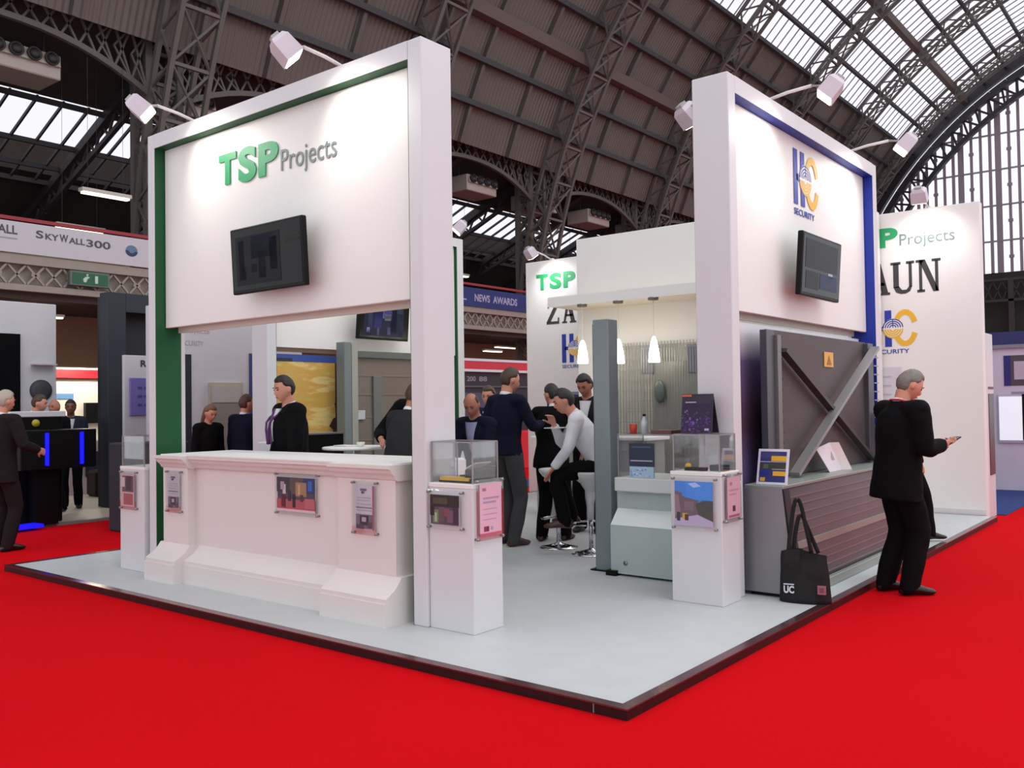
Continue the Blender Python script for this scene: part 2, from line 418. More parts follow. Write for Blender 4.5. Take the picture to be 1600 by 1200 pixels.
for k in range(16):
    y = 1.37+4.57*k-4.57; m = M()
    m.bar((-22.2, y, az(-22.2)-.2), (-33, y, az(-33)-.2), .3, .3); m.bar((-24, y, az(-24)-.9), (-31, y, az(-31)-.7), .14, .14)
    for i in range(8):
        x = -24-i*.88; m.bar((x, y, az(x)-.2), (x-.44, y, az(x)-1.0), .07); m.bar((x-.44, y, az(x)-1.0), (x-.88, y, az(x-.88)-.2), .07)
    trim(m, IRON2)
# gallery
GAL = mat('gallery_plaster', (74, 64, 58), .8, var=.15); PALE = mat('gallery_lit_band_paint', (188, 180, 140), .7, var=.1)
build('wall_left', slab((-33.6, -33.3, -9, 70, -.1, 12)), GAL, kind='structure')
trim(slab((-33.3, -33.2, -9, 70, 7.4, 8.0)), PALE)  # lit band on the gallery back wall, its light painted as a pale strip
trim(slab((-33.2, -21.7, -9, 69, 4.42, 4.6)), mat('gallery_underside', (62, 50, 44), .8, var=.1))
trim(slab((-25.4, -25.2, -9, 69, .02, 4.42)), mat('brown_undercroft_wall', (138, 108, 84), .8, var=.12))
trim(slab((-25.2, -25.1, -9, 69, 2.75, 2.9)), mat('undercroft_ledge', (150, 130, 96), .7))
BE = BEIGE
for k in range(8):                                            # balcony front truss, one per bay
    y = 1.37+9.14*k; m = M(); L = 9.1
    m.box(-21.62, -21.42, y, y+L, 5.27, 5.5, None); m.box(-21.62, -21.46, y, y+L, 4.6, 4.76, None)
    n = 20
    for i in range(n):
        a, b = y+L*i/n, y+L*(i+1)/n
        m.bar((-21.53, a, 4.76), (-21.53, b, 5.27), .07, .05); m.bar((-21.53, b, 4.76), (-21.53, a, 5.27), .07, .05)
        m.box(-21.56, -21.5, (a+b)/2-.1, (a+b)/2+.1, 4.98, 5.07) if i % 2 else None
    m.box(-21.75, -21.68, y, y+L, 4.76, 5.3, IRON2); m.mats[0] = BE
    trim(m, BE)
trim(M().bar((-21.55, -8, 6.42), (-21.55, 69, 6.42), .1, .09), mat('red_balcony_rail', (150, 26, 40), .5))
# far end: gable wall below the great window
ye = 69.4
m = M(); m.box(-33, 12, ye, ye+.4, 0, 10.6)
build('wall_back', m, mat('far_wall', (52, 50, 48), .8, var=.2), kind='structure')
m = M()
for z in (9.9, 8.4, 5.4, 4.7): m.box(-26, 10, ye-.9, ye-.6, z, z+.18)
for i in range(60):
    x = -26+.6*i; m.bar((x, ye-.75, 8.5), (x+.6, ye-.75, 9.9), .07); m.bar((x+.6, ye-.75, 8.5), (x, ye-.75, 9.9), .07)
for x in range(-26, 10, 4): m.box(x, x+.35, ye-.9, ye-.6, 0, 9.9)
trim(m, mat('far_gallery_iron', (66, 60, 58), .7, var=.2))
m = M(); pts = [arcp(t, 24.3, ye) for t in range(0, 95, 3)]
pl = [p for p in pts if p.z > 10.6]
m.add([Vector((p.x, ye, 10.6)) for p in pl]+pl, [(i, i+1, len(pl)+i+1, len(pl)+i) for i in range(len(pl)-1)])
win3 = build('window_3', m, PANE, kind='structure', centre=False)
m = M(); x = -21.0; i = 0
while x < 3:
    h = math.sqrt(max(0, 24.3**2-(x-VX)**2))+VZ
    wd = .17 if i % 4 == 0 else .05
    if h > 10.8: m.bar((x, ye-.05, 10.6), (x, ye-.05, h), wd, .2)
    if i % 4 == 0 and h > 10.8: m.bar((x+.42, ye-.05, 10.6), (x+.42, ye-.05, h), .09, .2)
    if i % 4 == 2:
        z = 11.6
        while z < h: m.box(x-.16, x+.16, ye-.12, ye-.02, z, z+.22); z += 2.6
    x += .62; i += 1
z = 12.9
while z < 27:
    hx = VX-math.sqrt(max(0, 24.3**2-(z-VZ)**2)); m.bar((hx, ye-.05, z), (4, ye-.05, z), .12, .12); z += 2.6
build('window_frame', m, mat('window_iron', (150, 140, 146), .6), win3)
m = M()
for r, t in ((23.1, .3), (24.4, .45), (25.3, .9)):
    for i in range(32): m.bar(arcp(i*3, r, ye-.5), arcp(i*3+3, r, ye-.5), .5, t)
for i in range(38): m.bar(arcp(i*2.5, 23.1, ye-.5), arcp(i*2.5+1.25, 24.3, ye-.5), .14); m.bar(arcp(i*2.5+1.25, 24.3, ye-.5), arcp(i*2.5+2.5, 23.1, ye-.5), .14)
trim(m, mat('end_arch_iron', (44, 42, 48), .6))

# ---- air handling units hanging in the side aisle
for k in range(6):
    y = 1.37+9.14*k+(5.4 if k == 0 else 1.3)
    if k in (1,): y = 11.6
    for q in ([0] if k < 2 else [0, 4.6]):
        yy = y+q; t = thing('air_handling_unit', ['large pale metal air unit with four round nozzles hanging highest at far left', 'pale air unit with round nozzles seen just above the left sign frame', 'small distant air unit under the roof girder right of the tall corner post', 'distant air unit under the girders, third along the hall', 'distant air unit under the girders, fourth along the hall', 'distant air unit under the girders, fifth along the hall'][k].replace('third along', 'third along').replace('small distant', 'distant')+(', further one' if q else ''), 'air unit', (-22.9, yy, 10.75))
        m = M().bbox(-23.9, -22.6, yy-.95, yy+1.0, 10.62, 11.3, .03, None)
        m.prism([(-22.6, yy-.9, 11.28), (-22.6, yy+.95, 11.28), (-22.5, yy+.95, 10.95), (-22.5, yy-.9, 10.95)], (-.3, 0, 0), None)
        build('housing', m, mat('air_unit_grey', (168, 158, 150), .6), t)
        for j in range(4):
            c = (-22.49, yy-.68+.46*j, 11.12)
            build('nozzle', M().lathe([(.19, 0), (.19, .06), (.14, .06), (.13, -.2), (.02, -.2)], c, mat('nozzle_dark', (24, 20, 20), .5), 20, 'x'), None, t)
        m = M()
        for dy in (-.8, .8): m.bar((-23.2, yy+dy, 11.3), (-23.2, yy+dy, az(-23.2)), .04)
        build('hanger', m, IRON2, t)
# ---- hanging strip lights of the side aisle
for i, (y, z, x) in enumerate(((8.05, 7.5, -21.9), (8.1, 6.78, -23.5), (24.6, 7.6, -26.0), (27.6, 7.75, -26.4), (4.0, 7.3, -24), (13.5, 7.3, -24.5), (33, 7.5, -24), (43, 7.5, -24))):
    nm = ['upper of two strip lights above the white balcony banner at left', 'cream boxed light under the roof just over the white banner', 'lit strip lamp above the blue balcony banner, nearer one', 'lit strip lamp above the blue balcony banner, further one', 'strip lamp of the side aisle off to the far left', 'strip lamp of the side aisle hidden beyond the left sign frame', 'strip lamp of the side aisle deep in the hall', 'strip lamp of the side aisle deepest in the hall'][i]
    t = thing('hanging_strip_light', nm, 'light', (x, y, z))
    build('fitting', M().box(x-.12, x+.12, y-.1, y+1.3, z, z+.1), mat('lamp_fitting', (190, 186, 176), .5), t)
    build('lit_tube', M().box(x-.09, x+.09, y-.05, y+1.25, z-.05, z-.001), TUBE, t)
    m = M()
    for d in (.1, 1.1): m.bar((x, y+d, z+.1), (x, y+d, az(max(x, -25.3)) if x < -22 else 11.2), .007)
    build('rod', m, IRON2, t)
for i, (y, z, x, l) in enumerate(((6.9, 4.1, -22.6, .9), (27.4, 4.15, -23.5, 1.6), (26, 3.9, -23, 1.2))):
    t = thing('hanging_strip_light', ['lit white strip under the gallery beside the white wall top', 'lit strip under the distant gallery above the red band', 'lower lit strip under the distant gallery above the red band'][i], 'light', (x, y, z))
    build('fitting', M().box(x-.1, x+.1, y, y+l, z, z+.07), mat('lamp_fitting', (190, 186, 176), .5), t)
    build('lit_tube', M().box(x-.08, x+.08, y+.03, y+l-.03, z-.04, z-.001), TUBE, t)
    build('rod', M().bar((x, y+l/2, z+.07), (x, y+l/2, 4.42), .015), IRON2, t)
t = thing('hanging_lamp', 'small round glowing lamp hanging under the gallery at left', 'lamp', (-22.4, 7.0, 3.8))
build('bulb', M().ell((-22.4, 7.0, 3.72), (.1, .1, .12)), WLIGHT, t); build('cord', M().bar((-22.4, 7.0, 3.83), (-22.4, 7.0, 4.42), .012), DARK, t)

# ---- banners on the gallery front
BW = mat('banner_white', (196, 192, 200), .6, var=.02); BB = mat('banner_blue', (30, 44, 110), .6, var=.1)
t = thing('banner', 'long pale banner reading SKYWALL300 on the left balcony front', 'banner', (-21.4, 5.0, 5.52))
build('cloth', M().box(-21.42, -21.36, -2, 9.62, 5.53, 6.31), BW, t)
m = M(); G = hexm('4c4a55')
for body, y, z, L, h in (('S', 6.55, 5.96, .18, .2), ('KY', 6.78, 5.95, .34, .16), ('W', 7.14, 5.94, .22, .2), ('ALL', 7.38, 5.93, .42, .16), ('300', 7.84, 5.9, .66, .2), ('WALL', 5.35, 5.98, .75, .22)):
    m = M(); put_text(m, body, (-21.355, y, z), (0, 1, 0), L, h, G, .004, bold=.02); build('lettering', m, G, t)
build('fine_print', M().box(-21.357, -21.35, 5.3, 6.1, 5.86, 5.89), hexm('9a98a2'), t)
m = M(); P = Plane((-21.355, 9.1, 5.95), (0, 1, 0))
P.poly(m, [(.17*math.cos(R(a)), .15*math.sin(R(a))) for a in range(0, 360, 20)], hexm('5a7896'), 0, .004); P.arc(m, 0, 0, .18, .16, 180, 350, .09, hexm('22355a'), .004, .008)
build('emblem', m, None, t)
t = thing('banner', 'deep blue banner with pale capitals on the balcony seen past the tall corner post', 'banner', (-21.4, 24, 5.5))
build('cloth', M().box(-21.42, -21.36, 19, 27.2, 5.5, 6.25), BB, t)
m = M(); LT = hexm('a9a4c4')
for body, y, L in (('RISEL', 21.6, 1.45), ('NEWS', 23.55, .95), ('AWARDS', 24.7, 1.6)):
    m = M(); put_text(m, body, (-21.355, y, 5.72), (0, 1, 0), L, .3, LT, .004, bold=.03); build('lettering', m, LT, t)
t = thing('exit_sign', 'green exit sign with white figures on the lattice under the white banner', 'sign', (-21.38, 7.9, 4.84))
build('box', M().bbox(-21.44, -21.3, 7.38, 8.45, 4.84, 5.23, .01), mat('sign_grey', (92, 104, 96), .5), t)
m = M(); P = Plane((-21.295, 7.44, 4.88), (0, 1, 0))
P.rect(m, 0, 0, .95, .3, mat('exit_green', (20, 90, 60), .5)); wl = hexm('b8d0c0')
P.rect(m, .6, .05, .68, .25, wl, .002, .004); P.poly(m, [(.3, .06), (.36, .06), (.4, .15), (.46, .2), (.4, .22), (.34, .2), (.28, .14)], wl, .002, .004); P.poly(m, [(.37, .23), (.42, .23), (.42, .28), (.37, .28)], wl, .002, .004)
build('face', m, None, t)

# ================================================================== THE STAND: platform
FX0, FX1, FY1 = -7.06, 0, 8.85
t = thing('stand_platform', 'low grey floored platform of the white exhibition stand', 'platform', (-3.5, 4.4, 0))
build('deck', M().box(FX0+.06, FX1-.06, .06, FY1, 0.001, ZP), GREYC, t)
TR = mat('trim_strip_satin', (120, 84, 88), .22, .75, var=.03); TB = mat('trim_black', (14, 12, 14), .4)
m = M(); m.box(FX0, FX1, 0, .065, ZP-.004, ZP+.004, TR); m.box(FX1-.065, FX1, .065, FY1, ZP-.004, ZP+.004, TR)
m.box(FX0, FX0+.065, .065, FY1, ZP-.004, ZP+.004, TR)
m.box(FX0+.004, FX1-.004, .004, .05, 0.001, ZP-.004, TB); m.box(FX1-.05, FX1-.004, .05, FY1, 0.001, ZP-.004, TB); m.box(FX0+.004, FX0+.05, .05, FY1, 0.001, ZP-.004, TB)
m.box(-.2, -.196, -.001, .004, .005, ZP-.006, hexm('8a8a92'))
build('edge_trim', m, TR, t)

# ================================================================== sign frames of the stand
def frame_xf(org, facing):       # local x along width, y depth inward, z up
    if facing == '-y': return Matrix.Translation(org)
    return Matrix.Translation(org) @ Matrix.Rotation(PI/2, 4, 'Z')          # facing +x
def sign_frame(label, org, facing, Wd, lb, rb, tb, colr, hz, D=.26, H=4.08, rec=.1, back=True):
    T = frame_xf(org, facing); t = thing('sign_frame', label, 'exhibition frame', T @ Vector((Wd/2, D/2, ZP)))
    m = M(); b = .006
    m.bbox(0, lb, 0, D+.045, ZP, H, b); m.bbox(Wd-rb, Wd, 0, D+.045, ZP, H, b); m.box(lb, Wd-rb, .001, D+.044, H-tb, H-.001)
    build('surround', m.xf(T), WHITE, t)
    e = .003; m = M()
    m.box(lb, lb+e, .004, D, ZP, H-tb); m.box(Wd-rb-e, Wd-rb, .004, D, ZP, H-tb); m.box(lb, Wd-rb, .004, D, H-tb-e, H-tb)
    build('coloured_lining', m.xf(T), colr, t)
    build('header_panel', M().bbox(lb+.012, Wd-rb-.012, rec, rec+.04, hz, H-tb-.004, .003).xf(T), WHITE2, t)
    if back: build('rear_header_panel', M().box(lb+.006, Wd-rb-.006, D-.03, D, hz-.04, H-tb-.004).xf(T), CREAM, t)
    return t, T
F1, T1 = sign_frame('tall white sign frame lined in green over the reception counter', (-5.466, .617, 0), '-y', 3.529, .113, .132, .13, GREEN, 2.30)
F2, T2 = sign_frame('tall white sign frame lined in blue facing the right aisle', (-.622, 2.615, 0), '+x', 3.674, .129, .124, .135, BLUE, 2.27)
F3, T3 = sign_frame('sign frame at the far left edge, green lined, holding the orange poster', (-6.80, 2.90, 0), '+x', 3.60, .14, .14, .13, GREEN, 2.30, rec=.05)
def logo_part(name, parent, fn):
    m = fn; return build(name, m, None, parent)
P1y = .713
for nm, body, x, z, L, h, mt, bd in (('heading_letter', 'T', -4.461, 3.467, .25, .265, LGREEN, .045), ('heading_letter', 'S', -4.18, 3.445, .25, .295, LGREEN, .045), ('heading_letter', 'P', -3.90, 3.45, .265, .275, LGREEN, .045)):
    m = M(); put_text(m, body, (x*1.0, P1y, z), (1, 0, 0), L, h, mt, .008, bold=bd); build(nm, m, None, F1)
m = M(); put_text(m, 'Projects', (-3.605, P1y, 3.40), (1, 0, 0), .68, .225, LGREY, .004); build('small_lettering', m, None, F1)
build('logo', hc_logo(Plane((-.718, 4.165, 3.24), (0, 1, 0)), .63, .60), None, F2)

# back wall of the stand
t = thing('backdrop_wall', 'long tall white wall along the rear of the stand with logos at both ends', 'wall', (-3.6, 8.98, 0))
build('panel', M().bbox(-7.45, -.13, 8.9, 9.06, .0, 4.06, .006), WHITE2, t)
build('skirting', M().box(-7.0, -.14, 8.88, 8.9, ZP, ZP+.07), mat('skirting_white', (214, 212, 212), .5), t)
for k, ch in enumerate('TSP'):
    m = M(); put_text(m, ch, (-7.21+.29*k, 8.898, 3.545), (1, 0, 0), .25, .28, LGREEN, .006, bold=.045); build('green_letter', m, None, t)
    m = M(); put_text(m, ch, (-1.97+.295*k, 8.898, 3.6), (1, 0, 0), .255, .26, LGREEN, .006, bold=.045); build('green_letter', m, None, t)
for x in (-6.3, -1.105):
    m = M(); put_text(m, 'Projects', (x, 8.898, 3.555 if x > -2 else 3.5), (1, 0, 0), .68, .20, LGREY, .004); build('grey_lettering', m, None, t)
for (x, z, h) in ((-7.0, 2.935, .38), (-1.868, 2.955, .43)):
    for k, ch in enumerate('ZAUN'):
        P = Plane((x+.32*k, 8.898, z), (1, 0, 0)); build('black_letter', zaun(P, ch, 0, .32, h), None, t)
for x in (-6.68, -1.477):
    build('logo', hc_logo(Plane((x, 8.898, 2.16), (1, 0, 0)), .58, .585), None, t)
t = thing('wall_poster', 'pale framed sheet on the back wall just left of the standing grey haired man', 'poster', (-1.45, 8.89, 1.5))
build('sheet', M().bbox(-1.75, -1.12, 8.875, 8.895, 1.35, 1.98, .003), mat('pale_sheet', (206, 204, 210), .4), t)
m = M()
for i in range(4): m.box(-1.7, -1.25, 8.872, 8.876, 1.48+.12*i, 1.50+.12*i)
build('faint_text', m, hexm('b4b2bc'), t)
t = thing('wall_poster', 'dark blue framed poster low on the back wall behind the seated group', 'poster', (-6.5, 8.88, 1.5))
build('sheet', M().bbox(-7.0, -6.1, 8.87, 8.895, 1.0, 1.72, .004), hexm('2c3a5c', .3), t)
build('border', M().box(-7.03, -6.07, 8.86, 8.872, 1.70, 1.75), hexm('7c86a0'), t)
# low cabinet on the rear right corner
t = thing('end_cabinet', 'narrow white cabinet with a tall dark display at the rear right corner', 'cabinet', (-.4, 9.25, 0))
build('body', M().bbox(-.72, -.125, 9.065, 9.46, 0.0, 2.38, .006), WHITE, t)
build('dark_display', M().box(-.128, -.117, 9.12, 9.42, .55, 1.6), hexm('382c30', .25), t)
build('label_strip', M().box(-.128, -.118, 9.12, 9.42, 1.66, 1.69), hexm('7c4a55'), t)
# meeting room block with bar canopy
t = thing('storage_room', 'plain white walled room block rising behind the hanging bar lamps', 'room', (-3.4, 8.3, ZP))
build('walls', M().bbox(-5.53, -1.35, 7.7, 8.86, ZP, 4.08, .006), WHITE2, t)
WARM = mat('canopy_warm_white', (224, 212, 194), .5)
c = build('canopy', M().bbox(-5.56, -1.9, 7.0, 7.72, 2.985, 3.11, .006), WARM, t)
build('fascia', M().box(-5.57, -1.89, 6.985, 7.0, 2.98, 3.125), WHITE2, c)
for i, (x, zb, zt) in enumerate(((-5.0, 2.127, 2.46), (-4.39, 2.103, 2.445), (-3.826, 2.098, 2.448))):
    p = thing('pendant_lamp', ['leftmost of three lit pendant lamps, over the standing dark haired man', 'middle of the three lit cone pendant lamps over the bar', 'rightmost of three lit pendant lamps, in front of the grey gate'][i], 'lamp', (x, 7.05, zb), 0, None)
    build('shade', M().lathe([(.075, zb), (.08, zb+.02), (.065, zb+.16), (.042, zb+.28), (.018, zt)], (x, 7.05, 0), WLIGHT), None, p)
    build('cord', M().bar((x, 7.05, zt), (x, 7.05, 2.985), .008), hexm('d8d4c8'), p)
    build('ceiling_rose', M().lathe([(.07, 2.95), (.075, 2.985)], (x, 7.05, 0), hexm('6c6458')), None, p)
    lamp('POINT', 'pendant_bulb', (x, 6.9, zb+.05), (0, 0, 0), 3, (1, .9, .72), .06)

# ---- arm spotlights
def arm_spot(label, base, head, aim, energy=26, real=True, tint=(1, .97, .9)):
    base = Vector(base); head = Vector(head); aim = Vector(aim); t = thing('arm_spotlight', label, 'spotlight', base)
    d = (aim-head).normalized()
    el = base.lerp(head, .72)+Vector((0, 0, .06))
    hb = head - d*.11
    build('arm', M().tube([base, base+(el-base)*.5+Vector((0, 0, .01)), el], .014, WHITE, 8), None, t)
    build('yoke', M().tube([el, el.lerp(hb, .5)+Vector((0, 0, -.03)), hb], .011, mat('yoke_grey', (170, 166, 166), .4), 8), None, t)
    build('clamp', M().box(base.x-.03, base.x+.03, base.y-.03, base.y+.03, base.z-.002, base.z+.03), WHITE, t)
    sd = d.cross(Vector((0, 0, 1))).normalized(); up = sd.cross(d)
    c0 = head-d*.10
    def q(c, a, b): return [c+sd*x*a+up*y*b for x, y in ((-1, -1), (1, -1), (1, 1), (-1, 1))]
    m = M(); A = q(c0, .06, .05); B = q(c0+d*.035, .088, .068); Cc = q(head+d*.08, .096, .074)
    m.add(A+B+Cc, [(3, 2, 1, 0), (0, 1, 5, 4), (1, 2, 6, 5), (2, 3, 7, 6), (3, 0, 4, 7), (4, 5, 9, 8), (5, 6, 10, 9), (6, 7, 11, 10), (7, 4, 8, 11), (8, 9, 10, 11)])
    hd = build('head', m, mat('lamp_head_white', (206, 194, 204), .4), t)
    build('fins', M().prism(q(c0-d*.025, .04, .032), d*.025), mat('yoke_grey', (170, 166, 166), .4), hd)
    build('lens', M().prism(q(head+d*.0805, .084, .062), d*.006), WLIGHT, t)
    if real: lamp('SPOT', 'halogen', head+d*.13, aim, energy, tint, .08, angle=125, blend=.9)
    return t
arm_spot('white arm spotlight at the left end of the green lined frame top', (-4.76, .7, 4.08), (-4.82, .19, 4.10), (-4.35, .72, 3.5))
arm_spot('white arm spotlight above the middle of the green lined frame', (-2.79, .7, 4.08), (-2.85, .19, 4.09), (-2.55, .72, 3.45))
arm_spot('arm spotlight over the near end of the blue lined frame', (-.7, 3.483, 4.08), (-.16, 3.56, 4.08), (-.72, 3.35, 3.4))
arm_spot('arm spotlight over the far end of the blue lined frame', (-.7, 5.546, 4.08), (-.16, 5.72, 4.1), (-.72, 5.45, 3.4))
arm_spot('lit spotlight facing inward behind the near post of the blue lined frame', (-.88, 3.0, 4.08), (-1.28, 3.25, 4.03), (-.9, 3.9, 3.3), 14)
arm_spot('arm spotlight on the far left frame beside the hall roof edge', (-6.9, 6.0, 4.08), (-6.35, 5.93, 4.12), (-6.85, 5.5, 3.4), 30)
arm_spot('arm spotlight on the far left frame, hidden behind the near sign', (-6.9, 3.8, 4.08), (-6.35, 3.9, 4.12), (-6.85, 4.1, 3.4), 30)
arm_spot('arm spotlight over the left end of the long back wall', (-6.9, 8.95, 4.06), (-6.95, 8.4, 4.12), (-6.75, 8.9, 3.4), 26, tint=(.97, 1, 1))
arm_spot('arm spotlight over the right end of the long back wall', (-.75, 8.95, 4.06), (-.72, 8.4, 4.13), (-.75, 8.9, 3.4), 26, tint=(.97, 1, 1))

# ---- screens
def tv(label, org, facing, wd, hg, tilt=3, pic=None, depth=.05, gap=.1):
    """org = lower left corner of the screen front, frame as for the sign frames"""
    T = frame_xf(org, facing) @ Matrix.Translation((0, -math.sin(R(tilt))*hg, 0)) @ Matrix.Rotation(R(tilt), 4, 'X') @ Matrix.Translation((0, math.sin(R(tilt))*hg*.5, 0)); t = thing('wall_screen', label, 'television', T @ Vector((wd/2, .02, hg*.1)))
    build('casing', M().bbox(0, wd, 0, depth, 0, hg, .008).xf(T), DARK, t)
    s = build('screen', M().box(.02, wd-.02, -.002, 0, .028, hg-.02).xf(T), SCREEN, t)
    if pic:
        m = M()
        for a0, b0, a1, b1, h in pic:
            q = hexm(h, .31); q.node_tree.nodes['Principled BSDF'].inputs['Specular IOR Level'].default_value = .15; m.box(wd*a0, wd*a1, -.004, -.0021, hg*b0, hg*b1, q)
        build('picture', m.xf(T), None, s)
    build('bracket', M().box(wd/2-.15, wd/2+.15, depth, depth+gap, hg*.3, hg*.6).xf(T), DARK, t)
    return t
dimpic = [(.08, .12, .7, .86, '0c0c14'), (.12, .2, .2, .8, '101120'), (.3, .5, .62, .84, '0e1026'), (.4, .2, .5, .6, '15171c'), (.56, .3, .66, .78, '0e122a'), (.16, .2, .22, .4, '1e2026'), (.3, .3, .38, .42, '181a1e'), (.76, .66, .96, .7, '2a2014'), (.76, .74, .96, .77, '2c2820')]
tv('black television on the green lined header above the counter', (-4.04, .565, 2.475), '-y', .925, .53, 3, dimpic)
tv('black television mounted on the blue lined header', (-.56, 3.80, 2.46), '+x', .97, .55, 4, [(.45, .15, .9, .4, '16234e'), (.6, .2, .7, .3, '6a7486'), (.66, .36, .78, .44, 'aab4be'), (.08, .45, .9, .9, '121617'), (.1, .12, .42, .4, '0e1418')])
tv('television showing a bright blue street picture inside the stand', (-6.63, 4.18, 2.44), '+x', .93, .53, 5,
   [(.1, .1, .88, .92, '20243c'), (.18, .1, .26, .85, '3c4266'), (.3, .3, .44, .9, '30366c'), (.46, .55, .64, .92, '6c74b8'), (.5, .5, .62, .66, 'a0a4a0'), (.62, .2, .74, .9, '26304e'), (.74, .7, .86, .92, '6e90ac'), (.56, .14, .62, .34, '6a6ea0'), (.16, .16, .22, .3, '8a8ebc'), (.36, .12, .4, .3, '55587c'), (.8, .1, .85, .5, '4c5684')])

# ================================================================== reception counter
CW = mat('counter_cream_white', (222, 216, 212), .45, var=.015)
ct = thing('reception_counter', 'long white panelled reception counter with stepped base under the green lined sign', 'counter', (-3.7, .66, ZP))
m = M(); xl, xr = -5.17, -2.2; a, b = -4.78, -2.80
m.box(xl, a, .585, 1.25, ZP, 1.07); m.box(b, xr, .585, 1.25, ZP, 1.07); m.box(a, b, .665, 1.25, ZP, 1.07)
build('body', m, CW, ct)
def prof(m, pts, x0, x1, dy=0): m.prism([(x0, y+dy, z) for y, z in pts], (x1-x0, 0, 0))
base = [(.86, ZP), (.425, ZP), (.425, .215), (.437, .215), (.437, .245), (.47, .265), (.52, .295), (.555, .33), (.585, .37), (.86, .37)]
m = M(); prof(m, base, xl-.05, a+.03); prof(m, base, b-.03, xr+.05); prof(m, base, a+.03, b-.03, .085)
build('stepped_base', m, CW, ct)
top = [(1.30, 1.142), (.505, 1.142), (.505, 1.118), (.525, 1.105), (.535, 1.085), (.56, 1.065), (.575, 1.04), (.59, 1.03), (1.30, 1.03)]
m = M(); prof(m, top, xl-.02, a+.03); prof(m, top, b-.03, xr+.02); prof(m, top, a+.03, b-.03, .06)
build('moulded_cornice', m, CW, ct)
build('worktop', M().box(xl, xr, .56, 1.31, 1.142, 1.152), WHITE2, ct)

# ---- standoff mounted info panels
def info_panel(label, org, facing, wd, hg, pic, off=.02, framecol=None, margin=.03):
    """org = lower left corner on the surface it is fixed to"""
    T = frame_xf(org, facing); t = thing('info_panel', label, 'info panel', T @ Vector((wd/2, 0, 0)))
    build('acrylic_sheet', M().bbox(0, wd, -off-.005, -off, 0, hg, .001).xf(T), GLASS, t)
    P = Plane(T @ Vector((margin, -off+.0005, margin)), T.to_3x3() @ Vector((1, 0, 0)))
    ww, hh = wd-2*margin, hg-2*margin; m = M()
    P.rect(m, 0, 0, ww, hh, hexm('dcd6e2'), -.0045, 0.0)
    k = 0
    for q in pic:
        c = .0056+.0001*k; k += 1
        if len(q) == 5: a0, b0, a1, b1, h = q; P.rect(m, a0*ww, b0*hh, a1*ww, b1*hh, hexm(h), .0052, c)
        else: P.poly(m, [(x*ww, y*hh) for x, y in q[0]], hexm(q[1]), .0052, c)
    build('print', m, None, t)
    for i, j in ((0, 0), (1, 0), (1, 1), (0, 1)):
        cx = .012+(wd-.024)*i; cz = .012+(hg-.024)*j
        build('standoff', M().lathe([(.009, -off-.012), (.009, 0)], (0, 0, 0), METAL, 12, 'y').xf(T @ Matrix.Translation((cx, 0, cz))), None, t)
    return t
people_pic = [(.02, .1, .98, .98, '4a4250'), (.0, .55, .35, .98, '3a3440'), (.35, .5, .7, .98, '5a4a48'), (.7, .55, .98, .98, '26386c'), (.82, .62, .92, .9, '3a60b0'), (.5, .45, .78, .85, '9a7a5c'), (.56, .5, .62, .8, 'c0946c'),
    (.16, .5, .24, .78, 'c4b4bc'), (.1, .62, .2, .85, 'a294a0'), (0, 0.05, 1, .35, 'a85058'), (0, .0, 1, .07, 'd4b4bc'), (.12, .12, .2, .48, '5c1c28'), (.2, .1, .24, .44, '40242c'), (.42, .12, .5, .5, '241c24'), (.62, .3, .7, .5, '503038'), (.3, .3, .38, .6, '302838'), (.74, .12, .98, .4, 'b06068')]
info_panel('square photo panel of standing people at the middle of the white counter', (-3.63, .665, .71), '-y', .53, .33, people_pic)
def doc(extra=()): return [(.32, .88, .62, .93, '6c5c78'), (.38, .82, .5, .87, '54466a'), (.15, .72, .85, .735, 'a89cb4'), (.15, .66, .8, .672, 'a89cb4'), (.12, .58, .88, .592, 'a497b0'), (.1, .5, .92, .52, '6c5e78'), (.12, .44, .9, .455, 'a497b0'), (.1, .05, .92, .36, '6e6272'), (.3, .12, .75, .34, '3a2e3a'), (.4, .2, .62, .3, 'a898aa'), (.12, .04, .5, .14, '4c4048'), (.7, .06, .9, .2, '544654')] + list(extra)
info_panel('small lilac text panel on the left pilaster of the white counter', (-5.10, .585, .64), '-y', .25, .37, doc())
info_panel('small lilac text panel with dark rim on the right pilaster of the white counter', (-2.63, .585, .64), '-y', .265, .38, doc([(.94, .02, 1, 1, '9c5866')]))
# ================================================================== plinths with glass cases
def plinth(label, x0, x1, y0, y1, h=1.02):
    t = thing('display_plinth', label, 'plinth', ((x0+x1)/2, (y0+y1)/2, ZP))
    build('column', M().bbox(x0, x1, y0, y1, ZP, h-.03, .004), WHITE, t); build('top_board', M().bbox(x0-.002, x1+.002, y0-.002, y1+.002, h-.03, h, .003), WHITE2, t); return t
def glass_case(label, x0, x1, y0, y1, z0, z1):
    t = thing('glass_case', label, 'glass case', ((x0+x1)/2, (y0+y1)/2, z0)); e = .005
    for nm, v in (('front_pane', (x0, x1, y0, y0+e, z0, z1)), ('back_pane', (x0, x1, y1-e, y1, z0, z1)), ('side_pane', (x0, x0+e, y0+e, y1-e, z0, z1)), ('side_pane', (x1-e, x1, y0+e, y1-e, z0, z1)), ('lid', (x0, x1, y0, y1, z1, z1+e))):
        build(nm, M().box(*v), GLASS, t)
    m = M(); g = .004
    for x in (x0, x1):
        for y in (y0, y1): m.box(x-g, x+g, y-g, y+g, z0, z1+e)
    for y in (y0, y1): m.box(x0, x1, y-g, y+g, z1, z1+2*g)
    for x in (x0, x1): m.box(x-g, x+g, y0, y1, z1, z1+2*g)
    build('polished_edges', m, mat('acrylic_edge', (150, 148, 148), .25), t)
    return t
plinth('white plinth beside the tall corner post, pink rimmed text panel on its side', -1.934, -1.54, .640, .94, 1.03)
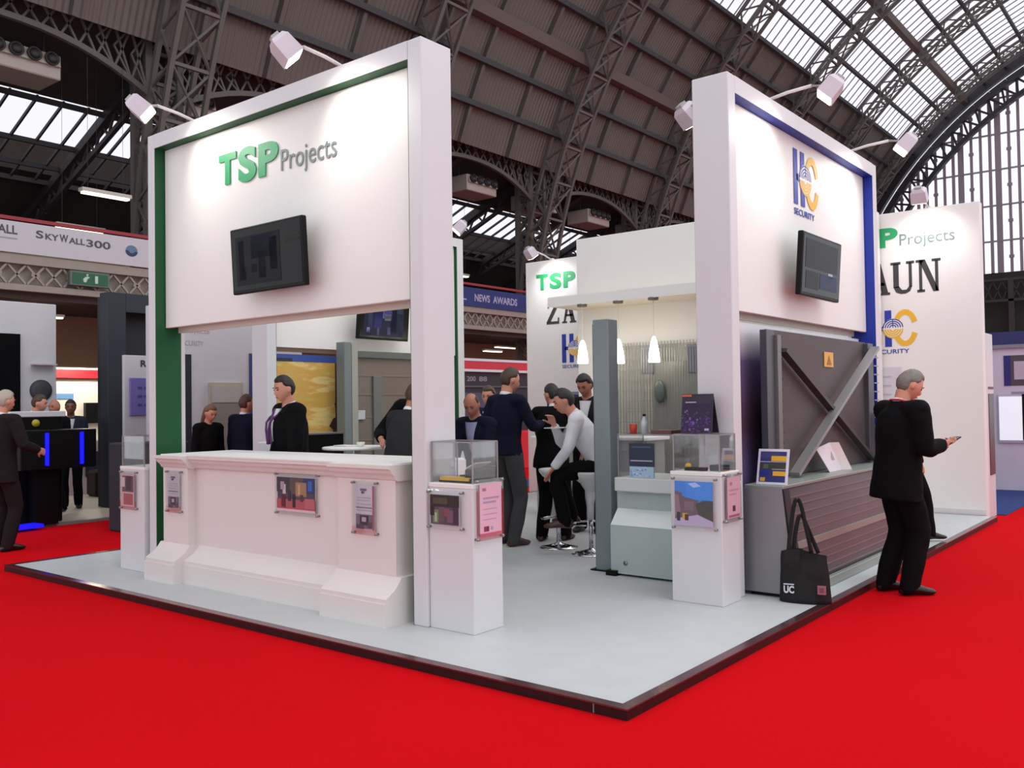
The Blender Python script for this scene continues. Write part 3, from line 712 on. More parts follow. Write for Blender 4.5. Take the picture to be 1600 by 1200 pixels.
glass_case('glass case on the plinth beside the tall corner post', -1.925, -1.56, .665, .92, 1.03, 1.30)
plinth('white plinth with the blue sky photo in front of the blue lined frame', -1.003, -.588, 2.298, 2.60, 1.03)
glass_case('glass case on the plinth with the blue sky photo', -.985, -.61, 2.32, 2.585, 1.03, 1.30)
plinth('white plinth at the far left beyond the counter, partly hidden', -5.93, -5.5, .585, .9, 1.02)
glass_case('glass case on the partly hidden plinth at far left', -5.91, -5.52, .6, .88, 1.02, 1.30)
info_panel('photo panel of a dark market scene on the corner post plinth front', (-1.93, .640, .725), '-y', .32, .26,
    [(.02, .02, .98, .98, '50404c'), (.0, .6, 1, 1, '2c2024'), (.1, .7, .6, .9, '4a4230'), (.1, .06, .3, .5, '6a7c58'), (.16, .1, .24, .4, '9cb08c'), (.5, .3, .68, .55, '8c3c4c'), (.6, .1, .8, .5, '6c5060'), (.8, .05, .98, .6, '3c2840'), (.3, .1, .5, .6, '5c4c50'), (.0, .3, .15, .6, '24141c')], framecol=1)
info_panel('pink toned text panel with dark red corner block on the corner post plinth side', (-1.54, .65, .66), '+x', .28, .40,
    [(.0, .0, 1, 1, 'dcaabc'), (.12, .86, .3, .92, '9c7484'), (.15, .7, .9, .74, 'a88ca4'), (.15, .62, .75, .66, 'a88ca4'), (.15, .5, .8, .52, 'b890a4'), (.15, .4, .8, .42, 'b890a4'), (.15, .3, .75, .32, 'b890a4'), (.18, .08, .42, .18, '8c3048'), (.32, .08, .38, .18, '5c1c30'), (0, 0, 1, .05, 'c8546c'), (.5, .1, .6, .17, 'a890b4')])
info_panel('photo panel of a street under blue sky on the right plinth front', (-.985, 2.298, .60), '-y', .37, .39,
    [(.0, .0, 1, 1, '4a80d4'), (.3, .6, 1, 1, '4c88dc'), ([(.35, .95), (.55, .98), (.7, .9), (.5, .86)], 'a8bce8'), ([(.0, .78), (.18, .74), (.2, .66), (.4, .62), (.5, .6), (.62, .58), (.6, .2), (.0, .12)], '6c5c64'), ([(.0, .7), (.1, .68), (.15, .3), (.0, .2)], '94707c'), (.25, .35, .5, .55, '7c6870'),
     ([(.55, .5), (.75, .58), (1, .58), (1, .12), (.62, .25)], '4c4c48'), ([(.0, .14), (.6, .26), (1, .12), (1, 0), (0, 0)], 'b4a8c4'), (.2, .14, .34, .28, 'c8a040'), (.26, .12, .36, .26, '503c38'), (.05, .1, .14, .3, '403840')])
info_panel('rose toned document panel on the right plinth side', (-.588, 2.31, .66), '+x', .28, .36,
    [(0, 0, 1, 1, 'ccA0ac'.lower()), (.2, .8, .4, .88, 'a4748c'), (.15, .66, .9, .7, 'b0849c'), (.15, .56, .7, .6, 'b0849c'), (.4, .16, .62, .3, '5c2840'), (.1, .02, .95, .08, '9c5c74')])
info_panel('photo panel on the partly hidden plinth at far left', (-5.90, .585, .62), '-y', .3, .36,
    [(0, 0, 1, 1, 'c09a9c'), (.1, .45, .95, .95, '5c4c50'), (.4, .5, .8, .95, '3c2c34'), (0, .6, .3, .9, 'c4a8b0'), (.2, .05, .9, .4, '9c5058')])
# contents of the cases
t = thing('road_stud', 'flat yellow and black device in the case by the corner post', 'device', (-1.78, .74, 1.03))
build('body', M().bbox(-1.90, -1.60, .70, .78, 1.03, 1.06, .005), DARK, t); build('yellow_frame', M().box(-1.885, -1.62, .697, .783, 1.045, 1.066), mat('safety_yellow', (214, 170, 40), .5), t)
t = thing('black_box', 'black box with a white booklet leaning over it in the corner post case', 'box', (-1.62, .85, 1.03))
build('case_body', M().bbox(-1.68, -1.575, .72, .90, 1.03, 1.12, .006), DARK, t); build('booklet', M().prism([(-1.69, .74, 1.122), (-1.60, .74, 1.16), (-1.60, .90, 1.16), (-1.69, .90, 1.122)], (0, 0, .006)), WHITE2, t)
t = thing('clamp_sample', 'small yellow and black clamp in the case on the right plinth', 'device', (-.88, 2.4, 1.03))
build('body', M().bbox(-.93, -.76, 2.38, 2.44, 1.03, 1.055, .004), DARK, t); build('yellow_knob', M().ell((-.91, 2.41, 1.065), (.025, .02, .02), mat('safety_yellow', (214, 170, 40), .5)), None, t)
t = tag(build('black_box', M().bbox(-.74, -.62, 2.42, 2.52, 1.03, 1.075, .004), DARK), 'small flat black box at the right of the right plinth case', 'box')
t = thing('brochure', 'purple patterned brochure standing on the right glass case', 'brochure', (-.84, 2.46, 1.31))
m = M(); T = Matrix.Translation((-.985, 2.44, 1.312)) @ Matrix.Rotation(R(-8), 4, 'X')
build('cover', M().box(0, .26, 0, .006, 0, .3).xf(T), hexm('241430', .3), t)
m.box(.004, .254, -.0012, -.0004, .004, .225, hexm('281638'))
for i in range(150):
    x, z = random.uniform(.006, .235), random.uniform(.006, .2)*random.uniform(.3, 1.0); s = random.uniform(.006, .018)
    m.box(x, x+s, -.0015-.00001*i, -.001, z, z+s, hexm(random.choice(['4c2c74', '5c3888', '7c549c', '3c2058', '321a4c', '2c1840'])))
build('print', m.xf(T), None, t)
build('orange_strip', M().box(.0, .08, -.003, 0, .28, .295).xf(T), hexm('c86040'), t); build('title_strip', M().box(.03, .12, -.003, 0, .232, .24).xf(T), hexm('b4a4c4'), t); build('corner_mark', M().box(.2, .235, -.003, 0, .02, .035).xf(T), hexm('b4a4c4'), t)
build('rear_leaf', M().prism([(-.985, 2.48, 1.6), (-.725, 2.48, 1.6), (-.725, 2.56, 1.312), (-.985, 2.56, 1.312)], (0, .004, 0)), hexm('1c1020'), t)

# ================================================================== security barrier under the blue lined frame
STEEL = mat('galvanised_steel', (140, 140, 142), .42, .45, var=.12, vscale=4); STEEL2 = mat('brown_grey_steel', (104, 96, 98), .45, .35, var=.12, vscale=5)
LIP = mat('pale_green_steel', (150, 158, 150), .4, .3)
t = thing('road_barrier', 'long grey steel barrier with sloping ribbed face under the blue lined sign', 'barrier', (-.46, 4.3, ZP))
y0, y1 = 2.83, 6.0
pr = [(-.66, ZP+.03), (-.27, ZP+.03), (-.29, .3), (-.305, .47), (-.35, .88), (-.66, .88)]
build('end_plate', M().prism([(x, y0-.006, z) for x, z in pr], (0, .012, 0), STEEL), None, t)
m = M(); pr2 = [(-.64, ZP+.03), (-.285, ZP+.03), (-.30, .3), (-.315, .47), (-.36, .87), (-.64, .87)]
m.prism([(x, y0+.006, z) for x, z in pr2], (0, y1-y0-.02, 0)); build('body', m, STEEL2, t)
def fx(z): return -.36+(.87-z)/(.87-.085)*.075
m = M()
for z in (.80, .74, .67, .60, .53, .33, .27, .21, .15):
    m.bar((fx(z)+.004, y0+.05, z), (fx(z)+.004, y1-.02, z), .012, .008)
build('rib_lines', m, mat('rib_edge', (138, 128, 128), .4, .4), t)
build('pale_band', M().bar((fx(.43)+.008, y0+.05, .43), (fx(.43)+.008, y1-.02, .43), .02, .055), LIP, t)
build('top_ledge', M().bbox(-.66, -.345, y0+.02, y1, .875, .9, .004), LIP, t)
build('plinth_rail', M().box(-.62, -.26, y0+.03, y1, ZP+.001, ZP+.03), DARK, t)
build('kerb_rail', M().bbox(-.262, -.215, y0+.3, y1, ZP+.001, ZP+.075, .004), LIP, t)
build('corner_flange', M().prism([(-.352, 2.85, .875), (-.352, 2.95, .875), (-.262, 3.0, .12), (-.262, 2.85, .12)], (.012, 0, 0)), mat('dark_flange', (62, 62, 66), .45, .4), t)
# mesh fence panel with cross brace standing behind it
t = thing('fence_panel', 'tall steel mesh fence panel with crossed braces standing behind the barrier', 'fence', (-.6, 4.6, .9))
DK = mat('fence_post_steel', (92, 94, 100), .4, .5)
FM = mat('fine_mesh_infill', (86, 76, 76), .5, .35, var=.1)
n = FM.node_tree; b = n.nodes['Principled BSDF']; wv = n.nodes.new('ShaderNodeTexWave'); wv.bands_direction = 'Z'; wv.inputs['Scale'].default_value = 28
n.links.new(n.nodes['Texture Coordinate'].outputs['Object'], wv.inputs['Vector']); bp = n.nodes.new('ShaderNodeBump'); bp.inputs['Strength'].default_value = .6
n.links.new(wv.outputs['Fac'], bp.inputs['Height']); n.links.new(bp.outputs[0], b.inputs['Normal'])
build('mesh_infill', M().box(-.655, -.645, 3.3, 5.85, .905, 2.14), FM, t)
for a, b2, nm in ((3.2, 3.36, 'post'), (5.80, 5.97, 'post')): build(nm, M().bbox(-.66, -.6, a, b2, .9, 2.13, .004), DK, t)
build('inner_stile', M().box(-.61, -.575, 3.36, 3.44, .95, 2.09), mat('stile_steel', (124, 120, 118), .4, .5), t)
build('brace', M().bar((-.585, 3.5, 1.97), (-.585, 5.82, .93), .07, .035), mat('dark_brace', (78, 70, 70), .45, .4), t)
build('brace', M().bar((-.545, 3.60, .93), (-.545, 5.86, 2.08), .085, .035), mat('bright_brace', (150, 148, 148), .35, .5), t)
for i in range(13):
    z = 1.0+.09*i
    build('slot', M().box(-.642, -.638, 3.45, 3.62, z, z+.018), hexm('3a2c30'), t)
for i in range(12):
    z = 1.0+.09*i
    build('spike', M().bar((-.60, 5.97, z), (-.60, 6.12, z), .012), hexm('8c8c96', .4), t)
build('warning_sign', M().box(-.643, -.636, 4.62, 4.86, 1.86, 2.0), mat('sign_yellow', (222, 164, 52), .4), t)
build('sign_symbol', M().prism([(-.634, 4.68, 1.88), (-.634, 4.80, 1.88), (-.634, 4.74, 1.97)], (.001, 0, 0)), hexm('a06c20'), t)
GP = bpy.data.materials.new('graphic_gradient'); GP.use_nodes = True; n = GP.node_tree; b = n.nodes['Principled BSDF']
tcn = n.nodes.new('ShaderNodeTexCoord'); sp = n.nodes.new('ShaderNodeSeparateXYZ'); rp = n.nodes.new('ShaderNodeValToRGB'); nz = n.nodes.new('ShaderNodeTexNoise'); nz.inputs['Scale'].default_value = 1.2
n.links.new(tcn.outputs['Generated'], sp.inputs[0]); n.links.new(sp.outputs[2], rp.inputs[0]); n.links.new(rp.outputs[0], b.inputs['Base Color']); b.inputs['Roughness'].default_value = .35
for p, c in ((0, (16, 18, 60)), (.42, (26, 24, 62)), (.6, (92, 62, 84)), (.85, (108, 92, 136)), (1, (112, 96, 140))):
    e = rp.color_ramp.elements.new(p) if p not in (0, 1) else rp.color_ramp.elements[int(p)]
    e.color = (*[lin(v) for v in c], 1)
t = tag(build('graphic_panel', M().bbox(-.83, -.80, 2.76, 6.14, ZP, 2.2, .003), GP), 'violet to navy graphic panel filling the opening behind the mesh fence', 'panel')
# leaflet holder, leaflet, tote bag
t = thing('leaflet_holder', 'white edged holder with blue and yellow leaflets on the near end of the barrier', 'leaflet holder', (-.46, 2.95, .9))
T = Matrix.Translation((-.585, 2.90, .902)) @ Matrix.Rotation(R(-14), 4, 'X'); m = M()
build('frame', M().bbox(0, .25, 0, .008, 0, .28, .002).xf(T), hexm('d8d6e4'), t)
P = Plane(T @ Vector((.02, 0, .02)), T.to_3x3() @ Vector((1, 0, 0)), T.to_3x3() @ Vector((0, 0, 1)))
for k, (a0, b0, a1, b1, h) in enumerate(((0, 0, .21, .24, '262a6c'), (0, .19, .15, .235, '3a3a6c'), (.09, .165, .21, .205, 'e0a81c'), (0, .157, .21, .161, 'c8c8dc'), (0, .10, .21, .15, '34362c'), (.03, .105, .07, .14, '4c5a50'), (.1, .098, .21, .103, 'a8b0a8'), (.11, .05, .21, .085, 'e0a81c'), (.01, .005, .05, .035, 'c89a30'), (0, .06, .08, .09, '1c2480'))):
    P.rect(m, a0, b0, a1, b1, hexm(h), 0, .001+.0002*k)
build('print', m, None, t)
build('rear_strut', M().prism([(-.5, 2.98, 1.1), (-.44, 2.98, 1.1), (-.44, 3.05, .902), (-.5, 3.05, .902)], (0, .004, 0)), hexm('d8d6e4'), t)
t = thing('leaflet', 'open white leaflet leaning on the steel barrier ledge', 'leaflet', (-.5, 4.5, .9))
m = M(); m.prism([(-.50, 4.30, .902), (-.56, 4.13, 1.12), (-.56, 4.48, 1.16), (-.50, 4.62, .902)], (.004, 0, 0), hexm('e0d4da')); build('left_page', m, None, t)
build('right_page', M().prism([(-.50, 4.62, .902), (-.56, 4.48, 1.16), (-.5, 4.55, 1.16), (-.44, 4.72, .902)], (.004, 0, 0)), hexm('f0e8e4'), t)
build('image', M().prism([(-.522, 4.42, 1.0), (-.541, 4.37, 1.07), (-.541, 4.46, 1.08), (-.522, 4.5, 1.0)], (.004, 0, 0)), hexm('a89aa4'), t)
t = thing('tote_bag', 'black shopping bag with a small white logo slumped against the barrier end', 'bag', (-.17, 2.86, ZP))
BG = mat('black_bag_cloth', (10, 9, 11), .8, bump=.3, bscale=30)
m = M(); nx, nz = 10, 12; V = []
for s in (-1, 1):
    for j in range(nz+1):
        for i in range(nx+1):
            u, v = i/nx, j/nz; th = (.055*(1-.55*v)*math.sin(PI*min(1, max(0, u)))**.5+.006)
            zz = v*(.37 if s < 0 else .37)+.0; x = -.345+.36*u+(.02*v if u < .5 else -.03*v); y = 2.74+.08*u
            V.append((x, y+s*th+.035*noise.noise(Vector((u*3, v*3, s)))*v, ZP+.004+zz*(1+.06*math.sin(u*5)*v)))
K = (nx+1)*(nz+1)
def vi(s, i, j): return s*K+j*(nx+1)+i
Fc = []
for s in (0, 1):
    for j in range(nz):
        for i in range(nx):
            q = [vi(s, i, j), vi(s, i+1, j), vi(s, i+1, j+1), vi(s, i, j+1)]; Fc.append(q if s == 0 else q[::-1])
for j in range(nz): Fc += [[vi(0, 0, j), vi(0, 0, j+1), vi(1, 0, j+1), vi(1, 0, j)], [vi(0, nx, j), vi(1, nx, j), vi(1, nx, j+1), vi(0, nx, j+1)]]
for i in range(nx): Fc += [[vi(0, i, 0), vi(1, i, 0), vi(1, i+1, 0), vi(0, i+1, 0)]]
build('pouch', m.add(V, Fc, None, True), BG, t)
build('handle', M().loft([(-.28, 2.76, .42), (-.27, 2.79, .6), (-.235, 2.80, .80), (-.2, 2.81, .78), (-.16, 2.81, .6), (-.12, 2.80, .42)], [(.016, .004)]*6, None, (1, 0, 0), 8, 4), BG, t)
build('handle', M().loft([(-.25, 2.79, .42), (-.24, 2.80, .55), (-.20, 2.81, .70), (-.14, 2.84, .55), (-.08, 2.83, .42)], [(.016, .004)]*5, None, (1, 0, 0), 8, 4), BG, t)
m = M(); put_text(m, 'UC', (-.292, 2.686, .13), (1, .22, 0), .075, .055, hexm('d0d2dc'), .003, bold=.04); m.prism([(-.292, 2.686, .192), (-.219, 2.702, .192), (-.219, 2.702, .2), (-.292, 2.686, .2)], (0, -.003, 0), hexm('d0d2dc'))
build('white_logo', m, None, t)
m = M(); P = Plane((-.06, 2.742, .135), (1, .22, 0)); P.rect(m, 0, 0, .06, .065, hexm('9c6470')); P.rect(m, .012, .012, .045, .05, hexm('7c4450'), .002, .003); build('pink_logo', m, None, t)

# ================================================================== middle of the stand
t = thing('road_blocker', 'squat grey green steel block with sloping step behind the blue sky plinth', 'security block', (-1.45, 3.3, ZP))
m = M(); m.prism([(-1.93, y, z) for y, z in ((2.9, ZP+.02), (2.9, .49), (3.02, .62), (3.02, .78), (3.5, .78), (3.5, ZP+.02))], (.97, 0, 0)); build('body', m, mat('blocker_grey', (178, 192, 188), .42), t)
build('sloping_plate', M().prism([(-1.925, 2.897, .492), (-1.925, 3.017, .625), (-1.925, 3.02, .62), (-1.925, 2.905, .487)], (.96, 0, 0)), mat('blocker_pale', (226, 234, 232), .3, .2), t)
build('top_slab', M().bbox(-1.91, -.95, 2.94, 3.55, .78, .9, .008), mat('blocker_top', (206, 212, 208), .45), t)
build('foot', M().box(-1.96, -1.86, 2.86, 2.96, ZP, .1), DARK, t)
build('bolt', M().lathe([(.02, 2.892), (.02, 2.9)], (-1.78, 0, .17), METAL, 10, 'y'), None, t)
t = thing('gate_post', 'tall square grey post rising left of the grey green block', 'post', (-2.06, 3.08, ZP))
build('shaft', M().bbox(-2.15, -1.985, 3.0, 3.16, ZP, 2.30, .006), mat('post_grey', (134, 146, 150), .4, .3), t)
build('edge_channel', M().box(-2.165, -2.15, 3.02, 3.14, ZP, 2.26), mat('post_channel', (92, 100, 104), .4, .3), t)
build('base_plate', M().box(-2.2, -1.96, 2.98, 3.2, ZP, ZP+.012), DARK, t)
glass_case('long glass case on the grey green steel block', -1.88, -1.05, 2.97, 3.4, .9, 1.27)
t = thing('brochure_holder', 'navy brochure in a pale blue patterned holder on the grey green block', 'brochure', (-1.64, 2.955, .9))
m = M(); m.box(-1.755, -1.52, 2.95, 2.965, .905, 1.0, hexm('a8c4dc'))
for i in range(30):
    x, z = random.uniform(-1.75, -1.55), random.uniform(.91, .98); s = .016
    m.box(x, x+s, 2.948-.00002*i, 2.95, z, z+s, hexm(random.choice(['c4d8e8', '7c9cc0', '94b4d8'])))
build('patterned_pocket', m, None, t)
m = M(); m.box(-1.76, -1.515, 2.952, 2.962, 1.0, 1.20, hexm('2c3448')); m.box(-1.745, -1.53, 2.949, 2.952, 1.045, 1.055, hexm('b0b4c4')); m.box(-1.73, -1.55, 2.949, 2.952, 1.16, 1.175, hexm("4c566c"))
build('navy_cover', m, None, t)
t = tag(build('paper_cup', M().lathe([(.028, 1.276), (.036, 1.36)], (-1.80, 3.1, 0), mat('cup_red', (200, 60, 44), .5), 18)), 'small red cup on top of the long glass case', 'cup')
t = thing('water_bottle', 'clear small bottle with dark cap beside the red cup', 'bottle', (-1.69, 3.1, 1.276))
build('bottle_body', M().lathe([(.03, 1.276), (.03, 1.38), (.012, 1.42), (.012, 1.43)], (-1.69, 3.1, 0), hexm('c4ccd0', .2), 14), None, t); build('cap', M().lathe([(.014, 1.43), (.014, 1.45)], (-1.69, 3.1, 0), DARK, 12), None, t)
t = thing('lock_unit', 'squat dark grey lock housing behind the purple brochure', 'device', (-1.2, 3.2, 1.276))
build('housing', M().bbox(-1.32, -1.14, 3.1, 3.3, 1.276, 1.52, .01), hexm('55585a', .4), t); build('pale_band', M().box(-1.322, -1.138, 3.098, 3.1, 1.36, 1.38), hexm('94969a'), t); build('spigot', M().lathe([(.02, 1.52), (.015, 1.6)], (-1.25, 3.2, 0), hexm('3c3e40'), 10), None, t)
t = tag(build('leaflet_stack', M().bbox(-1.6, -1.4, 3.05, 3.25, 1.276, 1.31, .003), hexm('6c4844')), 'brown leaflets lying flat on the long glass case', 'leaflets')
# mesh fencing at the back under the canopy
t = thing('fence_panel', 'pale wire mesh fence panel standing behind the hanging lamps', 'fence', (-4.1, 7.55, ZP))
build('backing_photo', M().box(-4.95, -3.2, 7.6, 7.62, ZP, 2.38), mat('grey_brick_photo', (178, 176, 168), .6, var=.25, vscale=6), t)
m = M(); x = -4.94
while x < -3.2: m.box(x, x+.008, 7.54, 7.548, ZP, 2.42); x += .05
build('vertical_wires', m, mat('mesh_wire', (150, 150, 144), .4, .4), t)
m = M(); z = .2
while z < 2.4: m.box(-4.95, -3.2, 7.535, 7.541, z, z+.008); z += .152
build('horizontal_wires', m, mat('mesh_wire', (150, 150, 144), .4, .4), t)
for x in (-4.97, -3.2): build('side_post', M().bbox(x, x+.05, 7.53, 7.58, ZP, 2.42, .004), GREYP, t)
t = thing('mesh_gate', 'grey framed mesh gate with dark oval lock in front of the pale fence', 'gate', (-3.7, 7.3, ZP))
GG = mat('gate_grey', (112, 112, 122), .45, .2)
for x0, x1 in ((-4.17, -3.97), (-3.45, -3.2)): build('stile', M().bbox(x0, x1, 7.27, 7.33, 1.95, 2.33, .004), GG, t)
build('panel', M().bbox(-4.0, -3.3, 7.3, 7.34, ZP, 2.11, .004), mat('gate_infill', (126, 126, 120), .5, .1, var=.15, vscale=8), t)
m = M(); x = -4.15
while x < -3.2: m.box(x, x+.006, 7.26, 7.266, ZP, 2.3); x += .04
build('gate_wires', m, mat('gate_wire', (136, 136, 130), .4, .3), t)
build('oval_lock', M().ell((-3.86, 7.24, 1.70), (.085, .04, .16), mat('lock_dark', (74, 84, 82), .4)), None, t)
# bar counter behind the seated group
t = thing('bar_counter', 'grey bar counter with a white top behind the man in the white shirt', 'counter', (-4.6, 6.1, ZP))
build('carcass', M().bbox(-5.0, -3.3, 5.9, 6.35, ZP, 1.08, .006), mat('bar_grey', (150, 150, 144), .5), t); build('white_top', M().bbox(-5.05, -3.25, 5.85, 6.4, 1.08, 1.12, .006), WHITE2, t)

# ---- bar stools
def stool(label, x, y, rz=0, sm=None):
    sm = sm or mat('stool_white', (214, 216, 216), .35)
    t = thing('bar_stool', label, 'stool', (x, y, ZP), rz, None)
    build('seat', M().lathe([(.02, .60), (.05, .62), (.10, .70), (.16, .745), (.195, .79), (.20, .815), (.19, .82), (.14, .775), (.02, .76)], (0, 0, 0), sm, 28), None, t, world=False)
    build('tapered_sleeve', M().lathe([(.03, .34), (.035, .5), (.055, .62)], (0, 0, 0), sm, 20), None, t, world=False)
    build('gas_column', M().lathe([(.022, .03), (.022, .36)], (0, 0, 0), CHROME, 16), None, t, world=False)
    build('base', M().lathe([(.20, 0), (.20, .008), (.12, .022), (.03, .05), (.025, .06)], (0, 0, 0), CHROME, 28), None, t, world=False)
    pts = [(.17*math.cos(R(a))+.02, .17*math.sin(R(a)), .30) for a in range(-110, 111, 20)]
    build('footrest', M().tube([(0, 0, .33)]+pts[:1]+pts[1:]+[(0, 0, .33)], .009, CHROME, 8), None, t, world=False)
    return t
stool('empty white bar stool with chrome base left of the grey post', -3.18, 3.86, R(140))
stool('white bar stool under the seated man in the white shirt', -2.68, 3.72, R(200))

# ================================================================== contents of the far left frame
t = thing('poster_panel', 'orange and gold sunset poster panel inside the far left frame', 'poster', (-6.9, 3.5, ZP))
SK = bpy.data.materials.new('sunset_print'); SK.use_nodes = True; n = SK.node_tree; b = n.nodes['Principled BSDF']; b.inputs['Roughness'].default_value = .45
tcn = n.nodes.new('ShaderNodeTexCoord'); mp = n.nodes.new('ShaderNodeMapping'); mp.inputs['Scale'].default_value = (1, 1.1, 4.5); nz = n.nodes.new('ShaderNodeTexNoise'); nz.inputs['Scale'].default_value = 1.5; nz.inputs['Detail'].default_value = 5; rp = n.nodes.new('ShaderNodeValToRGB')
n.links.new(tcn.outputs['Object'], mp.inputs[0]); n.links.new(mp.outputs[0], nz.inputs['Vector']); n.links.new(nz.outputs['Fac'], rp.inputs[0]); n.links.new(rp.outputs[0], b.inputs['Base Color'])
for p, c in ((0, (150, 112, 80)), (.4, (200, 140, 78)), (.5, (214, 164, 84)), (.62, (206, 176, 84)), (1, (232, 206, 130))):
    e = rp.color_ramp.elements.new(p) if p not in (0, 1) else rp.color_ramp.elements[int(p)]
    e.color = (*[lin(v) for v in c], 1)
build('board', M().bbox(-6.93, -6.90, 3.05, 4.1, ZP, 2.22, .003), SK, t)
m = M(); x = -6.897
for k, (a0, b0, a1, b1, h) in enumerate(((0, 2.13, 1.05, 2.22, '3a54a0'), (0, 2.13, .3, 2.17, '2a3040'), (.99, .3, 1.05, 2.13, '4c2c30'))):
    m.box(x, x+.001+.0002*k, 3.05+a0, 3.05+a1, b0, b1, hexm(h))
build('print', m, None, t)
m = M(); random.seed(3)
P = Plane((-6.893, 3.9, .2), (0, 1, 0)); pts = [(.2, 0), (.0, .1), (.03, .35), (-.02, .6), (.06, .9), (.1, 1.05), (.03, 1.1), (.1, 1.2), (.16, 1.22), (.12, 1.4), (.2, 1.42)]
P.poly(m, pts, hexm('4a2c34'), 0, .001); build('tree_silhouette', m, None, t)
build('infill_panel', M().box(-6.94, -6.91, 4.1, 6.36, ZP, 2.3), CREAM, F3)
t = thing('gate_post', 'pale grey steel post beside the orange poster', 'post', (-6.6, 3.97, ZP))
build('shaft', M().bbox(-6.66, -6.50, 3.86, 3.98, ZP, 2.38, .005), GREYP, t); build('pale_face', M().box(-6.51, -6.495, 3.98, 4.08, ZP, 2.36), mat('post_pale', (160, 162, 152), .4, .2), t)
t = thing('sliding_gate', 'brown grey ribbed gate leaf right of the pale post inside the stand', 'gate', (-6.6, 4.9, ZP))
build('leaf', M().bbox(-6.64, -6.6, 4.1, 5.9, ZP+.05, 2.2, .004), mat('gate_brown', (120, 108, 98), .5, .1, var=.18, vscale=2), t)
build('top_beam', M().bbox(-6.66, -6.55, 4.1, 5.9, 2.19, 2.28, .004), mat('gate_beam', (92, 98, 94), .45, .2), t)
m = M()
for z in (.5, .8, 1.1, 1.4, 1.7, 1.95): m.box(-6.6, -6.592, 4.1, 5.9, z, z+.02)
build('rails', m, mat('gate_rail', (128, 112, 98), .5), t)
build('lock_box', M().bbox(-6.6, -6.56, 4.12, 4.26, 1.38, 1.5, .004), hexm('c0c0c0'), t)
build('stile', M().bbox(-6.6, -6.57, 4.42, 4.58, .3, 1.95, .003), mat('gate_stile', (104, 106, 102), .5), t)
# meeting table in the middle and small things
t = thing('meeting_table', 'round white topped table seen over the counter behind the man in the purple tie', 'table', (-4.05, 1.85, ZP))
build('table_top', M().lathe([(.32, 1.15), (.33, 1.155), (.33, 1.17), (.32, 1.175)], (-4.12, 1.95, 0), WHITE2, 40), None, t)
build('pedestal', M().lathe([(.03, .08), (.03, 1.15)], (-4.12, 1.95, 0), CHROME, 14), None, t); build('base', M().lathe([(.24, ZP), (.24, ZP+.01), (.04, ZP+.04)], (-4.12, 1.95, 0), CHROME, 28), None, t)
tag(build('paper_stack', M().bbox(-4.36, -4.18, 1.86, 2.0, 1.176, 1.186, .002), WHITE2), 'white papers on the left of the round table', 'papers')
tag(build('cup', M().lathe([(.03, 1.176), (.04, 1.22)], (-4.02, 1.9, 0), WHITE2, 16)), 'white cup on the round table', 'cup')
t = thing('display_box', 'black box with a yellow emblem and steel rim behind the left of the counter', 'display', (-5.2, 2.3, ZP))
build('carcass', M().bbox(-5.35, -4.95, 2.0, 2.5, ZP, 1.27, .006), DARK, t); build('steel_rim', M().box(-5.36, -4.94, 1.99, 2.51, 1.27, 1.285), METAL, t)
m = M(); P = Plane((-5.1, 1.998, 1.1), (1, 0, 0)); P.rect(m, -.02, 0, .02, .16, LYEL); P.rect(m, -.07, .055, .07, .1, LYEL, 0, .003); build('yellow_emblem', m, None, t)
t = tag(build('white_box', M().bbox(-5.75, -5.55, 2.0, 2.15, 1.05, 1.19, .01), WHITE), 'small white box left of the black emblem box behind the counter', 'box')
tag(build('side_table', M().bbox(-6.3, -5.45, 1.9, 2.3, ZP, 1.05, .006), DARK), 'dark low table behind the left end of the counter', 'table')

# ================================================================== neighbouring stands, left and behind
NW = mat('neighbour_white', (206, 206, 212), .35, var=.02)
t = thing('neighbour_stand_wall', 'white wall of the stand across the left aisle with navy and blue strips', 'wall', (-9.3, 4, 0))
build('panel', M().bbox(-9.5, -9.3, 2.85, 5.4, 0, 3.0, .006), NW, t)
build('navy_strip', M().box(-9.302, -9.28, 3.22, 3.42, 0, 2.33), hexm('222834'), t); build('blue_strip', M().box(-9.302, -9.28, 4.4, 4.47, 0, 2.38), hexm('3c4484'), t)
m = M(); put_text(m, 'Projects', (-9.298, 3.28, 2.62), (0, 1, 0), .45, .09, hexm('b8b4b6'), .003); build('small_grey_lettering', m, None, t)
m = M(); put_text(m, 'SECURITY', (-9.298, 3.25, 2.46), (0, 1, 0), .38, .07, hexm('b4b0b4'), .003); build('grey_caption', m, None, t)
t = thing('cabinet_panel', 'pale grey framed cabinet front on the white wall across the left aisle', 'panel', (-9.28, 3.97, 0))
build('frame', M().box(-9.3, -9.24, 3.7, 4.25, .3, 1.93), hexm('b8b0a4'), t); build('lower_front', M().box(-9.24, -9.22, 3.72, 4.2, .3, 1.62), hexm('8c8a84'), t); build('upper_front', M().box(-9.24, -9.22, 3.72, 4.2, 1.64, 1.88), hexm('b4b4b2'), t)
